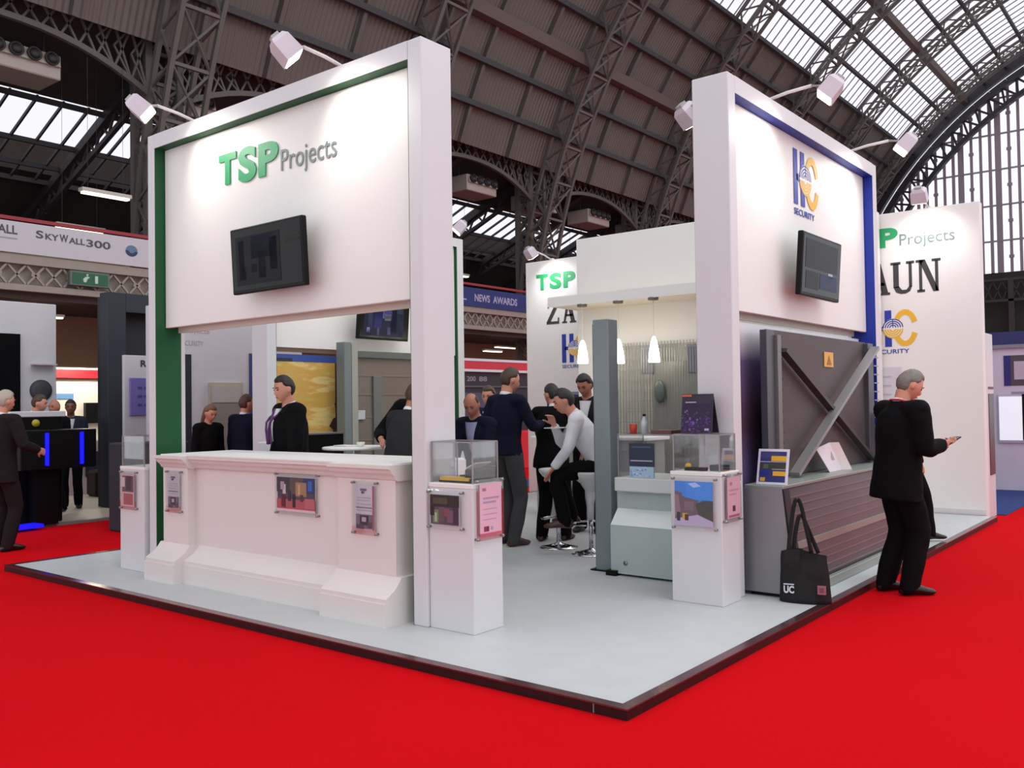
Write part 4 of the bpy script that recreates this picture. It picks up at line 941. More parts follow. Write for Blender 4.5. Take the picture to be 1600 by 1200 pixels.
# beige floored stand at far left
t = thing('stand_floor', 'pale beige stand floor with grey kerb beyond the left aisle', 'floor', (-12.5, 4, 0))
build('boards', M().box(-15.2, -10.2, .2, 12, 0, .03), mat('beige_floor', (196, 186, 166), .5, var=.05), t); build('kerb', M().box(-10.2, -10.1, .2, 12, 0, .035), mat('kerb_grey', (120, 124, 122), .5), t)
t = thing('white_stand_wall', 'big glossy white wall at the far left edge of the picture', 'wall', (-12.6, 1.8, .03))
build('panel', M().bbox(-12.7, -12.5, -2, 3.0, .03, 3.27, .01), mat('gloss_white', (204, 204, 208), .12, coat=.3), t)
build('black_screen', M().box(-12.5, -12.44, 1.6, 2.42, 1.2, 2.76), SCREEN, t)
build('grey_dial', M().lathe([(.17, 0), (.17, .03), (.1, .05)], (-12.5, 2.75, 1.88), hexm('3c3c42'), 20, 'x'), None, t)
build('shelf', M().box(-12.5, -12.35, 2.6, 2.95, 2.28, 2.3), hexm('c4b8bc'), t)
t = thing('dark_portal', 'charcoal blue portal frame left of the tall green lined sign', 'stand frame', (-11.3, 3.6, 0))
NV = mat('charcoal_blue', (36, 42, 54), .5)
build('near_post', M().bbox(-11.6, -11.35, 3.26, 3.56, 0.03, 3.4, .006), NV, t); build('lintel', M().bbox(-11.6, -11.35, 3.56, 6.2, 3.1, 3.4, .006), NV, t); build('far_post', M().bbox(-11.6, -11.35, 6.0, 6.2, .03, 3.1, .006), NV, t); build('inner_wall', M().box(-11.75, -11.65, 3.3, 6.2, .03, 3.35), mat('near_black', (28, 28, 34), .5), t)
t = thing('advert_panel', 'white advert panel with a lilac screen beside the green lined post', 'panel', (-10.6, 3.6, .03))
build('board', M().bbox(-10.62, -10.56, 3.1, 3.85, .9, 2.37, .006), NW, t); build('lilac_screen', M().bbox(-10.56, -10.53, 3.18, 3.75, 1.46, 2.03, .006), mat('lilac_screen', (120, 112, 180), .3), t)
build('stand_leg', M().box(-10.62, -10.56, 3.3, 3.5, .03, .9), DARK, t)
m = M(); put_text(m, 'Ra', (-10.557, 3.36, 2.2), (0, 1, 0), .16, .1, hexm('3c3a40'), .003, bold=.03); build('lettering', m, None, t)
m = M()
for i in range(3):
    for j in range(2): m.box(-10.53, -10.526, 3.3+.1*j, 3.37+.1*j, 1.6+.13*i, 1.64+.13*i)
build('screen_icons', m, hexm('4c4690'), t)
t = thing('display_table', 'dark covered display table just left of the far plinth', 'table', (-8.9, 2.3, 0))
build('cloth', M().bbox(-9.0, -8.5, 2.05, 2.9, 0, 1.13, .02), mat('dark_cloth', (46, 48, 54), .8), t)
tag(build('picture_frame', M().bbox(-8.8, -8.76, 2.5, 2.75, 1.13, 1.42, .005), hexm('2c343c')), 'dark slanted frame on the dark covered table at left', 'frame')
t = thing('kiosk', 'white topped kiosk with black doors and glowing blue strips at far left', 'kiosk', (-10.5, 1.6, .035))
build('white_shell', M().bbox(-10.75, -10.3, .9, 1.42, .035, 1.55, .02), NW, t); build('white_top', M().bbox(-10.75, -10.3, 1.42, 2.12, 1.47, 1.55, .01), NW, t)
build('black_body', M().bbox(-10.72, -10.32, 1.42, 2.08, .035, 1.47, .01), DARK, t)
build('emblem', M().lathe([(.05, 0), (.05, .02)], (-10.32, 1.72, 1.39), hexm('b8a428'), 16, 'x'), None, t)
NEON = mat('blue_neon', (10, 10, 255), .4, emit=3)
t = thing('screen_cabinet', 'black cabinet with two glowing blue strips beside the white kiosk', 'cabinet', (-10.1, 1.7, .3))
build('housing', M().bbox(-10.28, -9.9, 1.35, 2.35, .78, 1.3, .01), DARK, t); build('stem', M().box(-10.25, -10.05, 1.6, 1.9, .036, .78), DARK, t)
for y in (1.66, 2.12): build('blue_strip', M().box(-9.9, -9.885, y, y+.045, .83, 1.26), NEON, t)
t = tag(build('blue_floor_light', M().prism([(-9.95, .7, .036), (-9.75, .72, .036), (-9.85, 1.62, .036), (-10.1, 1.6, .036)], (0, 0, .04)), mat('blue_floor_glow', (16, 14, 255), .4, emit=1.6)), 'glowing blue strip on the floor under the far left kiosk', 'light')
# stands deep under the gallery
t = thing('red_banded_stand', 'stand with a red band and lit cream wall left of the charcoal portal', 'stand', (-16, 4.5, 0))
build('cream_wall', M().box(-15.3, -15.2, 3.4, 6.2, .03, 2.15), mat('lit_cream_wall', (246, 236, 214), .6), t); build('red_band', M().box(-15.25, -15.1, 3.4, 6.2, 2.18, 2.34), mat('deep_red', (176, 30, 40), .5), t)
build('white_edge', M().box(-15.26, -15.08, 3.4, 6.2, 2.34, 2.38), NW, t); build('blue_logo', M().box(-15.2, -15.18, 4.15, 4.55, 1.78, 1.88), hexm('6c9cc8'), t); build('dark_monitor', M().box(-15.2, -15.1, 4.75, 5.3, 1.3, 1.7), DARK, t)
lamp('POINT', 'stand_lamp', (-14.5, 4.6, 2.6), (0, 0, 0), 60, (1, .93, .8), .1)
for (y, lab) in ((4.6, 'pale reception desk with dark picture front at far left'),):
    t = thing('reception_desk', lab, 'desk', (-14.2, y, .03)); build('carcass', M().bbox(-14.4, -14.0, 3.9, 5.5, .03, 1.0, .01), mat('desk_pale', (186, 166, 170), .5), t); build('picture_front', M().box(-14.0, -13.98, 4.2, 5.3, .35, .8), hexm('2c2c38', .3), t)
t = tag(build('bench', M().bbox(-13.6, -13.2, 4.0, 4.6, .03, .5, .05), DARK), 'low dark seat in front of the pale desk at far left', 'seat')
t = tag(build('tablet_stand', M().bbox(-12.9, -12.5, 4.2, 4.9, .9, 1.5, .03), hexm('1c2230')), 'dark navy covered terminal left of the charcoal portal', 'terminal')
t.location.z -= .0
build('leg', M().box(-12.8, -12.6, 4.4, 4.7, .03, .9), DARK, t)
# seen through the gap between the left frame and the back wall
t = thing('red_fascia_stand', 'dark stand with red and white fascia seen past the tall corner post', 'stand', (-12.2, 14, 0))
build('dark_wall', M().box(-12.3, -12.15, 11.0, 16.5, 0, 2.36), mat('stand_black', (30, 26, 34), .5), t)
build('red_fascia', M().box(-12.3, -12.05, 11.0, 16.5, 2.42, 2.62), mat('fascia_red', (190, 36, 52), .5), t)
build('white_rail', M().box(-12.3, -12.04, 11.0, 16.5, 2.62, 2.68), NW, t); build('white_rail', M().box(-12.3, -12.04, 11.0, 16.5, 2.36, 2.42), NW, t)
m = M(); put_text(m, '200', (-12.148, 12.6, 2.13), (0, 1, 0), .32, .12, hexm('8c8890'), .003, bold=.02); build('lettering', m, None, t)
m = M(); put_text(m, '88', (-12.148, 13.05, 2.13), (0, 1, 0), .3, .12, hexm('8c8890'), .003, bold=.02); build('lettering', m, None, t)
build('violet_poster', M().box(-12.15, -12.13, 12.3, 13.4, .9, 1.85), hexm('3a3458', .3), t); build('grey_shelf', M().box(-12.15, -12.1, 11.4, 16, 1.98, 2.02), hexm('4c4c54'), t)
t = tag(build('red_cloth_table', M().bbox(-11.6, -11.0, 12.2, 14.6, 0, .9, .02), mat('table_red', (196, 24, 34), .7)), 'red covered table behind the standing man in grey trousers', 'table')
# right neighbour
t = thing('blue_carpet', 'blue carpet of the next stand behind the white back wall', 'carpet', (-3, 12, 0))
build('pile', M().box(-9, -.02, 9.5, 13.6, 0, .012), carpet('navy_carpet', (30, 54, 116)), t)
t = thing('white_booth', 'white neighbouring booth with a lit niche at the right edge of the picture', 'stand', (-.3, 13.5, 0))
build('wall', M().bbox(-.85, .6, 13.0, 13.3, .012, 2.42, .006), mat('booth_lilac_white', (200, 194, 210), .45), t)
build('niche_surround', M().box(-.72, -.3, 12.97, 13.0, .8, 1.6), hexm('b8b4c4'), t)
build('lit_niche', M().box(-.7, -.36, 12.955, 12.97, .84, 1.56), mat('lit_niche', (232, 238, 246), .4, emit=.45), t)
build('dark_divider', M().box(-.36, -.32, 12.95, 12.97, .85, 1.6), DARK, t)
build('grey_rail', M().box(-.8, .6, 12.96, 13.0, 2.36, 2.42), hexm('84828c'), t)
m = M(); P = Plane((-.62, 12.995, 1.74), (1, 0, 0)); P.rect(m, 0, 0, .5, .5, hexm('504650')); P.rect(m, 0, 0, .1, .5, hexm('2a2470'), .0021, .006); P.rect(m, .15, .1, .45, .4, hexm('bab0c0'), .0022, .006); P.rect(m, .1, -.14, .5, -.1, hexm('94889c'))
build('window_graphic', m, None, t)
t = tag(build('navy_panel', M().box(-1.4, .6, 14.0, 14.1, .0, 2.7), mat('panel_navy', (40, 42, 96), .5)), 'navy panel rising behind the white neighbouring booth', 'panel')

# ================================================================== PEOPLE
SKIN = mat('skin_fair', (206, 142, 118), .5, var=.08, vscale=8); SKIN2 = mat('skin_tan', (176, 116, 92), .5, var=.08, vscale=8); SKIN3 = mat('skin_brown', (120, 78, 60), .5, var=.08, vscale=8)
def cloth(name, col, rough=.9):
    q = mat(name, col, rough, bump=.25, bscale=18, var=.12, vscale=6); q.node_tree.nodes['Principled BSDF'].inputs['Specular IOR Level'].default_value = .12; return q
BLK = cloth('black_suiting', (13, 12, 14)); NVY = cloth('navy_knit', (22, 24, 42)); CHAR = cloth('charcoal_suiting', (44, 45, 48)); GTR = cloth('grey_trousers', (70, 70, 72))
SHIRT = cloth('white_shirt', (222, 222, 226)); SHOE = mat('black_shoe', (20, 18, 18), .3); BSHOE = mat('brown_shoe', (70, 42, 32), .35); EYE = mat('eye_dark', (34, 26, 24), .25); LIPS = mat('lips', (150, 84, 76), .5)
def ik(a, c, l1, l2, pole):
    a = Vector(a); c = Vector(c); d = c-a; L = d.length; mx = (l1+l2)*.995
    if L > mx: c = a+d*(mx/L); d = c-a; L = mx
    t = d/L; x = (l1*l1-l2*l2+L*L)/(2*L); h = math.sqrt(max(0, l1*l1-x*x)); p = Vector(pole); p = p-t*p.dot(t)
    if p.length < 1e-4: p = t.orthogonal()
    return a+t*x+p.normalized()*h, c
def headpt(d, k=0.0):
    x, y, z = d
    X, Y, Z = x*.0765, y*.098, z*.122
    if z < 0:
        X *= 1-.34*(-z)**1.4
        if y < 0: Y *= 1-.45*(-z)**1.1
        else: Y += .012*(-z)*y
    if y > 0:
        Y *= 1-.06*(1-abs(x))
        g = lambda cx, cz, sx, sz: math.exp(-((x-cx)/sx)**2-((z-cz)/sz)**2)
        if k == 0:
            Y += .020*g(0, -.20, .13, .13)+.012*g(0, -.05, .10, .22)+.006*g(0, .22, .5, .10)
            Y -= .009*(g(.36, .06, .16, .12)+g(-.36, .06, .16, .12))
            Y += .007*g(0, -.50, .22, .06)+.005*g(0, -.62, .2, .05)+.010*g(0, -.84, .3, .14)-.004*g(0, -.70, .25, .04)
    return Vector((X, Y, Z))
def head_mesh(m, T, s, k=0, off=None, nu=40, nv=28, mt=None):
    V = []
    for i in range(nv+1):
        t = PI*i/nv
        for j in range(nu):
            a = 2*PI*j/nu; d = (math.sin(t)*math.cos(a), math.sin(t)*math.sin(a), math.cos(t)); p = headpt(d, k)
            if off: p = p+p.normalized()*off(d)
            V.append(T @ (p*s))
    F = [[i*nu+j, (i+1)*nu+j, (i+1)*nu+(j+1) % nu, i*nu+(j+1) % nu] for i in range(nv) for j in range(nu)]
    m.add(V, F, mt, True)
def hand(m, w, d, n, s, side, curl=.5, spread=0, point=False):
    w = Vector(w); d = Vector(d).normalized(); n = Vector(n); n = (n-d*n.dot(d)).normalized(); sd = d.cross(n)*side
    m.loft([w-d*.02, w+d*.02, w+d*.055, w+d*.09], [(.024*s, .018*s), (.033*s, .017*s), (.041*s, .015*s), (.039*s, .011*s)], None, sd, 12, 2)
    for i, (o, L) in enumerate(((-.03, .070), (-.010, .080), (.011, .074), (.030, .058))):
        b = w+d*.086*s+sd*o*s; dd = d.copy(); P = [b-d*.02*s, b]
        c = curl*(.85+.15*i) if not (point and i == 0) else .05
        for q in range(3):
            ang = c*(.55+.3*q); dd = (dd*math.cos(ang)+n*math.sin(ang)).normalized(); P.append(P[-1]+dd*L*s*(.42, .32, .26)[q])
        m.loft(P, [.0092*s, .0092*s, .0088*s, .0082*s, .0066*s], None, sd, 8, 2)
    b = w+d*.022*s-sd*.026*s; t1 = (d*.62-sd*.70+n*.35).normalized(); t2 = (d*.86-sd*.22+n*.55*curl+n*.1).normalized()
    m.loft([b, b+t1*.034*s, b+t1*.034*s+t2*.032*s, b+t1*.034*s+t2*.056*s], [.014*s, .011*s, .010*s, .007*s], None, d, 8, 2)
HAIRF = {
 'short': lambda d: d[2] > (.60 if d[1] > .35 else (.16+.42*max(0, d[1]) if abs(d[0]) > .5 and d[1] > -.35 else -.50)),
 'receding': lambda d: d[2] > (.74 if d[1] > .2 else (.20+.5*max(0, d[1]) if abs(d[0]) > .5 and d[1] > -.35 else -.50)),
 'bald': lambda d: (d[2] < .72 or d[1] < -.5) and d[2] > (.9 if d[1] > .25 else (.12 if d[1] > -.3 else -.48)),
}
def person(label, pos, face, H=1.78, pz=.95, lean=3, twist=0, side_lean=0, hp=0, hy=0, rh=None, lh=None, rpole=(.4, -1, -.3), lpole=(-.4, -1, -.3), rn=None, ln=None, rcurl=.45, lcurl=.45,
           ra=(.105, .0, .08), la=(-.105, .02, .08), kpole=(0, 1, 0), rfoot=8, lfoot=-8, jacket=BLK, trousers=BLK, shoes=SHOE, skin=SKIN, hair=None, hairstyle='short', hair_t=.014, shirt=True, tie=None, lanyard=None,
           jhem=-.16, fine=.008, bulk=1.0, legs=True, longhair=False, open_front=False, sweater=False, beard=None, hold=None):
    s = H/1.78; f = Vector((face[0], face[1], 0)).normalized(); rz = math.atan2(-f.x, f.y)
    t = thing('person', label, 'person', pos, rz)
    S = lambda v: Vector(v)*s
    pel = S((0, -.0, pz)); L = R(lean); tw = R(twist); sl = R(side_lean)
    ub = Vector((math.sin(sl), math.sin(L), math.cos(L))).normalized(); rb = Vector((math.cos(tw), math.sin(tw), -math.sin(sl)*.6)).normalized(); rb = (rb-ub*rb.dot(ub)).normalized(); fb = ub.cross(rb)
    pt = lambda h, o=0, x=0: pel+ub*h*s+fb*o*s+rb*x*s
    nk = pt(.535, -.012); hq = R(hp); hyr = R(hy)
    # head frame
    base = Matrix((rb, fb, ub)).transposed()
    Lh = L*.35+hq
    hf = Vector((-math.sin(tw+hyr)*math.cos(Lh), math.cos(tw+hyr)*math.cos(Lh), -math.sin(Lh))); hr = Vector((math.cos(tw+hyr), math.sin(tw+hyr), 0)); hu = hr.cross(hf)
    nd = (ub*.6+hu*.5+hf*.12).normalized(); hc = nk+nd*.165*s+hf*.012*s
    TH = Matrix.Translation(hc) @ Matrix((hr, hf, hu)).transposed().to_4x4()
    shR = pt(.475, -.005, .172*bulk); shL = pt(.475, -.005, -.172*bulk)
    rh = S(rh) if rh else shR+S((.07, .05, -.54)); lh = S(lh) if lh else shL+S((-.07, .05, -.54))
    eR, rh = ik(shR, rh, .285*s, .255*s, rpole); eL, lh = ik(shL, lh, .285*s, .255*s, lpole)
    hipR = pel+S((.092, 0, -.03)); hipL = pel+S((-.092, 0, -.03))
    kR, aR = ik(hipR, S(ra), .445*s, .42*s, kpole); kL, aL = ik(hipL, S(la), .445*s, .42*s, kpole)
    # ---- body: one continuous skin
    m = M(); head_mesh(m, TH, s)
    m.loft([nk-ub*.05*s, nk, hc-hu*.06*s-hf*.02*s], [(.066*s, .062*s), (.058*s, .058*s), (.056*s, .060*s)], None, rb, 14, 2)
    for x in (-1, 1): m.ell(TH @ S((x*.077, -.004, -.003)), (.011*s, .020*s, .033*s), None, 10, 8, (hr, hf, hu))
    m.loft([pt(-.06), pt(.08), pt(.25), pt(.40), pt(.48), pt(.56)], [(.15*s, .10*s), (.135*s, .095*s), (.145*s, .10*s), (.13*s, .08*s), (.08*s, .06*s), (.05*s, .05*s)], None, rb, 16, 2)
    for sh, e, h in ((shR, eR, rh), (shL, eL, lh)):
        m.loft([sh+(pt(.42)-sh)*.3, sh-ub*.02*s, sh.lerp(e, .5), e, e.lerp(h, .5), h], [.045*s, .045*s, .040*s, .036*s, .033*s, .026*s], None, (1, 0, .1), 12, 2)
    for hi, k, a in ((hipR, kR, aR), (hipL, kL, aL)):
        m.loft([hi, hi.lerp(k, .5), k, k.lerp(a, .4), a, a+Vector((0, 0, -.04))], [.08*s, .07*s, .05*s, .048*s, .034*s, .03*s], None, (1, 0, 0), 12, 2)
    hand(m, rh, (rh-eR) if rn is None or len(rn) < 4 else rn[3:], (rn[:3] if rn else -rb), s, 1, rcurl); hand(m, lh, (lh-eL) if ln is None or len(ln) < 4 else ln[3:], (ln[:3] if ln else rb), s, -1, lcurl)
    bm_ = evaluated(m, fine, 2)
    build('body', bm_, skin, t, world=False)
    for x in (-1, 1):
        build('eye', M().ell(TH @ S((x*.030, .0835, .008)), (.011*s, .007*s, .0065*s), EYE, 10, 8, (hr, hf, hu)), None, t, world=False)
        build('eyebrow', M().loft([TH @ S((x*.014, .096, .026)), TH @ S((x*.03, .094, .032)), TH @ S((x*.048, .084, .027))], [.0035*s, .004*s, .003*s], hair or EYE, (0, 0, 1), 6, 2), None, t, world=False)
    build('mouth', M().ell(TH @ S((0, .0915, -.062)), (.022*s, .006*s, .0045*s), LIPS, 12, 8, (hr, hf, hu)), None, t, world=False)
    # ---- hair
    if hair:
        fn = HAIRF[hairstyle]; m = M()
        def off(d):
            c = 0
            for dd in ((0, 0), (.08, 0), (-.08, 0), (0, .08), (0, -.08)): c += 1 if fn((d[0], d[1]+dd[0], d[2]+dd[1])) else 0
            c /= 5; return -.012+(hair_t+.012)*c+.004*noise.noise(Vector(d)*7)*c
        head_mesh(m, TH, s*1.0, 1, off, 48, 36)
        if longhair:
            m.loft([TH @ S((0, -.045, .06)), TH @ S((0, -.055, -.06)), TH @ S((0, -.06, -.15)), TH @ S((0, -.05, -.22))], [(.085*s, .06*s), (.09*s, .055*s), (.085*s, .04*s), (.05*s, .02*s)], None, hr, 18, 3)
            m = evaluated(m, .01, 2)
        build('hair', m, hair, t, world=False)
    # ---- clothes
    B = bulk
    if jacket:
        m = M(); hm = jhem
        m.loft([pt(hm), pt(hm*.5), pt(.02), pt(.13), pt(.27), pt(.38), pt(.46, -.012), pt(.515, -.02), pt(.545, -.018)],
               [(.185*s*B, .135*s*B), (.182*s*B, .132*s*B), (.172*s*B, .125*s*B), (.160*s*B, .118*s*B), (.172*s*B, .130*s*B), (.182*s*B, .128*s*B), (.165*s*B, .105*s*B), (.105*s, .082*s), (.070*s, .070*s)], None, rb, 22, 3)
        for sh, e, h in ((shR, eR, rh), (shL, eL, lh)):
            m.loft([pt(.50, -.015), pt(.495, -.012)+(sh-pt(.475))*.45, sh+ub*.005*s, sh+(sh-pt(.475))*.14-ub*.03*s], [(.075*s, .07*s), (.072*s, .066*s), (.078*s*B, .074*s*B), (.06*s, .06*s)], None, fb, 14, 3)
            m.loft([sh+(pt(.44)-sh)*.45, sh, sh.lerp(e, .5), e, e.lerp(h, .5), e.lerp(h, .93)], [.07*s*B, .072*s*B, .062*s*B, .056*s*B, .049*s*B, .043*s*B], None, (1, 0, .1), 14, 2)
        jm = evaluated(m, .012, 3)
        for i, v in enumerate(jm.v): jm.v[i] = v+Vector((noise.noise(v*9), noise.noise(v*9+Vector((5, 0, 0))), 0))*.007*s
        build('sweater' if sweater else 'jacket', jm, jacket, t, world=False)
    if shirt:
        sm = shirt if shirt is not True else SHIRT
        build('collar', M().loft([pt(.52, -.018), pt(.55, -.014), pt(.566, -.010)], [(.070*s, .068*s), (.064*s, .064*s), (.061*s, .062*s)], None, rb, 20, 2), sm, t, world=False)
        if not sweater and jacket is not SHIRT:
            m = M(); V = []
            for i in range(9):
                h = .22+.30*i/8; w_ = .004+.062*(i/8)**.8; dep = (.1395 if h < .38 else .1395-(h-.38)*.34)*B
                for x in (-1, -.5, 0, .5, 1): V.append(pt(h, dep-.015*abs(x)*w_/.07, x*w_))
            m.add(V+[v-fb*.03*s for v in V], [[i*5+j, i*5+j+1, i*5+j+6, i*5+j+5] for i in range(8) for j in range(4)]+[[45+i*5+j, 45+i*5+j+5, 45+i*5+j+6, 45+i*5+j+1] for i in range(8) for j in range(4)]+[[i*5, i*5+5, 50+i*5, 45+i*5] for i in range(8)]+[[i*5+4, 49+i*5, 54+i*5, i*5+9] for i in range(8)], None, True)
            build('shirt_front', m, sm, t, world=False)
    if tie:
        m = M(); V = []
        for i in range(9):
            h = .20+.325*i/8; w_ = .034-.020*(i/8); dep = (.148 if h < .38 else .148-(h-.38)*.34)*B
            V += [pt(h, dep, -w_), pt(h, dep+.004, 0), pt(h, dep, w_)]
        m.add(V+[v-fb*.012*s for v in V], [[i*3+j, i*3+j+1, i*3+j+4, i*3+j+3] for i in range(8) for j in range(2)]+[[i*3, i*3+3, 30+i*3, 27+i*3] for i in range(8)]+[[i*3+2, 29+i*3, 32+i*3, i*3+5] for i in range(8)]+[[24, 25, 26, 53, 52, 51], [0, 27, 28, 29, 2, 1]], None, True)
        build('tie', m, tie, t, world=False)
    if lanyard:
        col, badge = lanyard; m = M()
        m.loft([pt(.562, -.088, .0), pt(.560, -.045, .082), pt(.50, .06, .085), pt(.40, .150*B, .055), pt(.20, .163*B, .012)], [(.013*s, .007*s)]*2+[(.010*s, .006*s)]*3, None, fb, 8, 3)
        m.loft([pt(.562, -.088, .0), pt(.560, -.045, -.082), pt(.50, .06, -.085), pt(.40, .150*B, -.055), pt(.20, .163*B, -.012)], [(.013*s, .007*s)]*2+[(.010*s, .006*s)]*3, None, fb, 8, 3)
        ln_ = build('lanyard', m, col, t, world=False)
        if badge:
            m = M(); c = pt(.13, .165*B); m.prism([c+rb*x*.045*s+ub*z*.065*s for x, z in ((-1, -1), (1, -1), (1, 1), (-1, 1))], fb*.004); build('badge', m, SHIRT, t, world=False)
    if legs:
        m = M(); m.loft([pel+Vector((0, 0, .09*s)), pel, pel+Vector((0, 0, -.07*s))], [(.150*s*B, .108*s*B), (.165*s*B, .118*s*B), (.14*s*B, .10*s*B)], None, (1, 0, 0), 18, 2)
        for hi, k, a in ((hipR, kR, aR), (hipL, kL, aL)):
            C = (B+1)/2; m.loft([hi, hi.lerp(k, .35), k, k.lerp(a, .45), a+Vector((0, 0, .0)), a+Vector((0, .0, -.035*s))], [.10*s*C, .090*s*C, .074*s*C, .072*s*C, .066*s*C, .066*s*C], None, (1, 0, 0), 14, 2)
        tm = evaluated(m, .012, 3)
        for i, v in enumerate(tm.v): tm.v[i] = v+Vector((noise.noise(v*7), noise.noise(v*7+Vector((5, 0, 0))), 0))*.008*s
        build('trousers', tm, trousers, t, world=False)
        for a, fa in ((aR, rfoot), (aL, lfoot)):
            q = R(-fa); d = Vector((math.sin(-q), math.cos(-q), 0)); g = a.z-.08*s
            A = lambda y, z: Vector((a.x, a.y, 0))+d*y*s+Vector((0, 0, g+z*s))
            m = M().loft([A(-.075, .05), A(-.06, .045), A(-.01, .05), A(.06, .045), A(.12, .032), A(.17, .026), A(.20, .022)], [(.02*s, .03*s), (.036*s, .043*s), (.036*s, .048*s), (.042*s, .040*s), (.048*s, .030*s), (.038*s, .023*s), (.012*s, .010*s)], None, (d.y, -d.x, 0), 14, 2)
            m.v = [Vector((v.x, v.y, max(v.z, g+.002))) for v in m.v]
            build('shoe', m, shoes, t, world=False)
    return t, dict(pt=pt, TH=TH, rh=rh, lh=lh, eR=eR, eL=eL)
HG = mat('grey_hair', (122, 116, 108), .6, bump=.6, bscale=120, var=.25, vscale=30); HD = mat('dark_hair', (30, 24, 22), .5, bump=.6, bscale=120); HB = mat('brown_hair', (70, 50, 36), .55, bump=.6, bscale=120, var=.2, vscale=30)
HW = mat('pale_grey_hair', (176, 164, 150), .6, bump=.5, bscale=120)
right = Vector((.781, .624, 0)); away = Vector((-.624, .781, 0))
REDL = mat('red_lanyard', (200, 34, 44), .6); PURP = mat('purple_tie', (92, 44, 100), .6)
# standing man at the right
t, J = person('grey haired man in black suit and red lanyard standing on red carpet reading his phone', (.22, 3.80, 0), right*.95+away*.15, 1.81, lean=6, hp=28, hy=-8, rh=(.14, .30, 1.16), lh=(0, .34, 1.16),
    rpole=(.5, -.6, -1), lpole=(-.6, -.5, -1), rn=(-1, 0, .3), ln=(.3, 0, 1, .25, .9, .1), rcurl=.9, lcurl=.55, jacket=BLK, trousers=BLK, hair=HG, lanyard=(REDL, False), jhem=-.22, bulk=1.3, fine=.006, ra=(.10, .02, .08), la=(-.10, -.06, .08))
c = W(t) @ (J['lh']+Vector((.03, .12, .025)))
ph = thing('mobile_phone', 'dark mobile phone held by the grey haired man at right', 'phone', c); d2 = (right*.9+away*.2).normalized(); T = Matrix.Translation(c) @ Matrix.Rotation(math.atan2(-d2.x, d2.y), 4, 'Z') @ Matrix.Rotation(R(28), 4, 'X')
build('casing', M().bbox(-.036, .036, -.07, .07, -.005, .004, .003).xf(T), DARK, ph); build('screen', M().box(-.032, .032, -.062, .062, .004, .0045).xf(T), hexm('5a646c', .1), ph)
person('person in dark trousers almost hidden behind the grey haired man at right', (-.38, 6.22, ZP), right*.9+away*.2, 1.60, ra=(.10, .24, .10), la=(-.1, -.1, .08), rh=(.15, .1, .9), lh=(-.1, .1, .9), hair=HD, jacket=BLK, fine=.012)
# man behind the counter
person('dark haired man in black suit, purple tie and badge behind the reception counter', (-4.66, 1.61, ZP), -right*.86-away*.5, 1.81, lean=4, hp=10, hy=14, jacket=BLK, hair=HD, hairstyle='short', tie=PURP, lanyard=(PURP, True), bulk=1.3,
    rh=(.28, .12, .86), lh=(-.26, .10, .86), skin=SKIN, fine=.008)
# two men at the round table by the post
person('man in charcoal jacket leaning at the round table, partly behind the corner post', (-3.24, 1.63, ZP), away*.8+right*.75, 1.74, lean=16, hp=10, hy=-10, jacket=CHAR, hair=HB, hairstyle='receding', bulk=1.15, rh=(.2, .35, 1.16), lh=(-.15, .38, 1.17), skin=SKIN2, fine=.01)
person('dark haired man in black suit with white collar bending over the round table', (-3.74, 2.28, ZP), right*.2-away*.9, 1.86, lean=22, hp=14, hy=20, side_lean=-10, jacket=BLK, hair=HD, bulk=1.05, rh=(.30, .42, 1.15), lh=(-.1, .42, 1.16), fine=.01)
# the seated and standing group beyond the corner post
person('bald older man in navy jacket seated looking down beyond the corner post case', (-3.45, 2.95, ZP), -right*.45-away*.8, 1.70, pz=.90, lean=12, hp=26, hy=12, jacket=NVY, trousers=BLK, hair=HB, hairstyle='bald', hair_t=.006, shirt=cloth('pale_blue_shirt', (150, 156, 186)), rh=(.16, .34, .80), lh=(-.14, .36, .82),
    ra=(.12, .36, .34), la=(-.12, .34, .32), skin=SKIN2, fine=.01)
stool('dark bar stool under the bald seated man, hidden behind the corner post plinth', -3.45, 2.95, 1.0, DARK)
person('man with dark rimmed glasses partly hidden behind the bald seated man', (-4.46, 4.33, ZP), -right*.3-away*.9, 1.73, lean=6, hp=10, jacket=cloth('dusk_blue_jacket', (34, 38, 62)), hair=HB, fine=.012)
t, J = person('tall brown haired man in navy sweater and grey trousers standing with his back turned', (-3.74, 3.71, ZP), right*.7+away*.75, 1.90, lean=2, hp=12, hy=-20, jacket=NVY, sweater=True, jhem=-.06, trousers=GTR, shoes=BSHOE, hair=HB, bulk=1.02, rh=(.16, .36, 1.2), lh=(-.27, .02, .92), rpole=(.6, -.3, -1), rcurl=.6,
    ra=(.12, -.03, .08), la=(-.1, .06, .08), fine=.008)
person('broad man in black suit standing with his back to the camera, behind the empty stool', (-3.50, 4.20, ZP), away*.85+right*.35, 1.74, lean=12, hp=10, hy=60, jacket=BLK, trousers=BLK, shoes=BSHOE, hair=HD, bulk=1.16, rh=(.24, .34, .98), lh=(-.18, .36, .95), ra=(.12, .08, .08), la=(-.12, -.03, .08), jhem=-.14, fine=.01)
t, J = person('dark haired man in white shirt sitting on a stool leaning forward to write', (-2.60, 3.80, ZP), -right*.95+away*.1, 1.82, pz=.88, lean=30, hp=10, hy=8, jacket=SHIRT, trousers=BLK, shoes=BSHOE, hair=HD, jhem=-.02, bulk=1.02, rh=(.06, .46, 1.26), lh=(-.16, .46, .84), rpole=(.5, -.2, -1), lpole=(-.6, -.5, .2), rn=(-.3, 0, -1), ln=(0, 0, -1), rcurl=.7, lcurl=.3,
    ra=(.12, .30, .36), la=(-.12, .36, .34), fine=.008)
tag(build('notepad', M().bbox(-3.12, -2.96, 3.55, 3.78, 1.30, 1.31, .002), SHIRT), 'white notepad held up by the man in the white shirt', 'notepad')
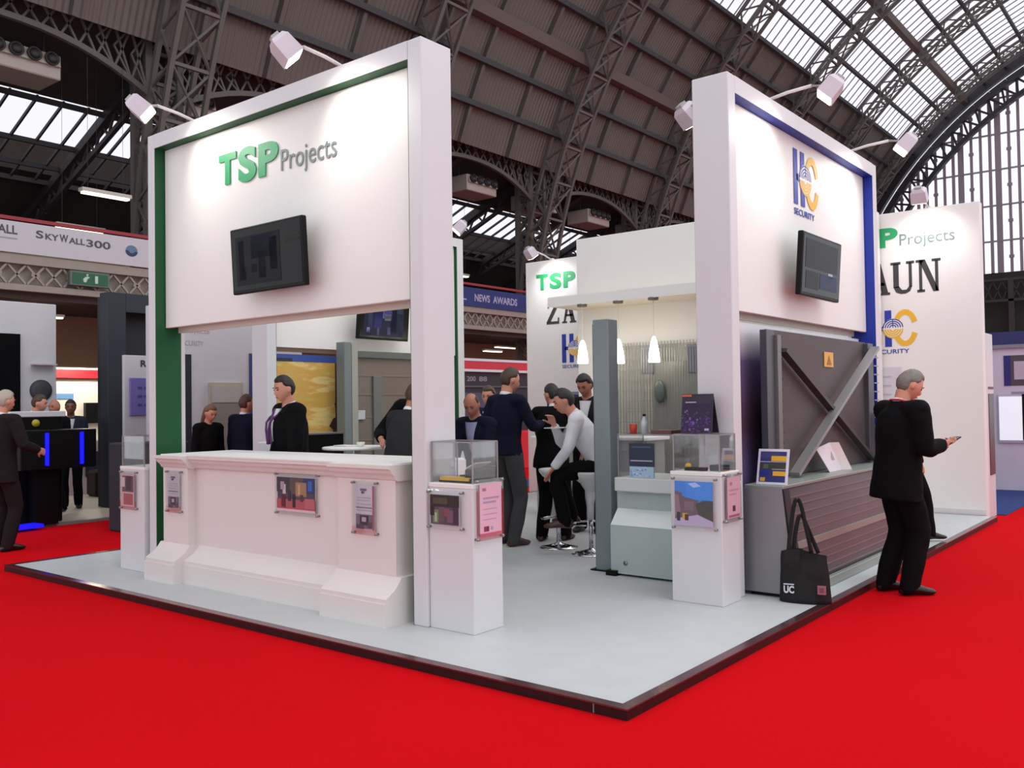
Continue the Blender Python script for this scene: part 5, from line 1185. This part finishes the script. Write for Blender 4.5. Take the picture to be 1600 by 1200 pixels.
person('dark haired man in dark jacket and white shirt standing under the leftmost pendant lamp', (-3.57, 5.04, ZP), -right*.35-away*.9, 1.86, lean=6, hp=26, hy=-8, jacket=cloth('dark_violet_jacket', (38, 33, 38)), hair=HD, hair_t=.02, fine=.01, rh=(.15, .3, 1.05), lh=(-.15, .3, 1.05), skin=SKIN2)
# far left and background
person('pale haired man in dark suit reaching towards the glowing cabinet at far left', (-8.42, .52, 0), -right*.05+away*.9+right*.4, 1.80, lean=2, hp=8, hy=-10, jacket=cloth('dark_brown_suiting', (34, 28, 30)), trousers=cloth('dark_brown_suiting', (34, 28, 30)), hair=HW, rh=(.26, .26, 1.10), rpole=(.6, -.2, -1), rcurl=.3, jhem=-.2, bulk=1.12, fine=.008)
person('brown haired man in dark suit leaning behind the white kiosk at far left', (-11.1, 1.95, .03), right*.9+away*.2, 1.78, lean=12, hp=6, jacket=BLK, hair=HB, bulk=1.15, fine=.012)
person('reddish faced man behind the brown haired man at the kiosk', (-11.6, 2.6, .03), -right*.2-away*.9, 1.70, lean=4, jacket=BLK, hair=None, skin=SKIN2, fine=.012)
person('dark haired man in grey blue suit standing before the lit cream wall at far left', (-11.9, 2.95, .03), right*.3-away*.8, 1.70, lean=6, jacket=cloth('slate_suiting', (44, 50, 64)), hair=HD, skin=SKIN3, fine=.012)
person('brown haired woman in black seen left of the grey cabinet panel over the counter', (-8.25, 3.0, 0), right*.75-away*.55, 1.62, lean=4, hp=20, jacket=BLK, hair=mat('light_brown_hair', (112, 80, 56), .6), longhair=True, shirt=False, hair_t=.016, fine=.012)
person('man in navy jacket turned away in front of the grey cabinet panel', (-7.95, 3.35, 0), away*.9+right*.45, 1.74, lean=4, hy=-20, jacket=NVY, hair=mat('auburn_hair', (84, 48, 40), .55), bulk=1.1, fine=.012)
person('dark haired man in grey suit mostly hidden by the far frame post', (-7.8, 3.75, 0), -right*.9-away*.2, 1.70, lean=6, jacket=cloth('mid_grey_suiting', (74, 70, 78)), hair=HD, fine=.012)

# ---- repeats share a group phrase
GROUPS = {'arm_spotlight': 'arm spotlights along the tops of the stand walls', 'pendant_lamp': 'pendant lamps under the bar canopy', 'info_panel': 'standoff mounted info panels', 'display_plinth': 'white display plinths',
          'glass_case': 'glass cases on the stand', 'bar_stool': 'bar stools of the stand', 'air_handling_unit': 'air units under the hall roof', 'hanging_strip_light': 'strip lights of the side aisle', 'wall_screen': 'televisions on the sign frames', 'sign_frame': 'tall sign frames of the stand'}
for o in bpy.data.objects:
    if o.parent is None and 'label' in o.keys():
        k = o.name.split('.')[0]
        if k in GROUPS: o['group'] = GROUPS[k]
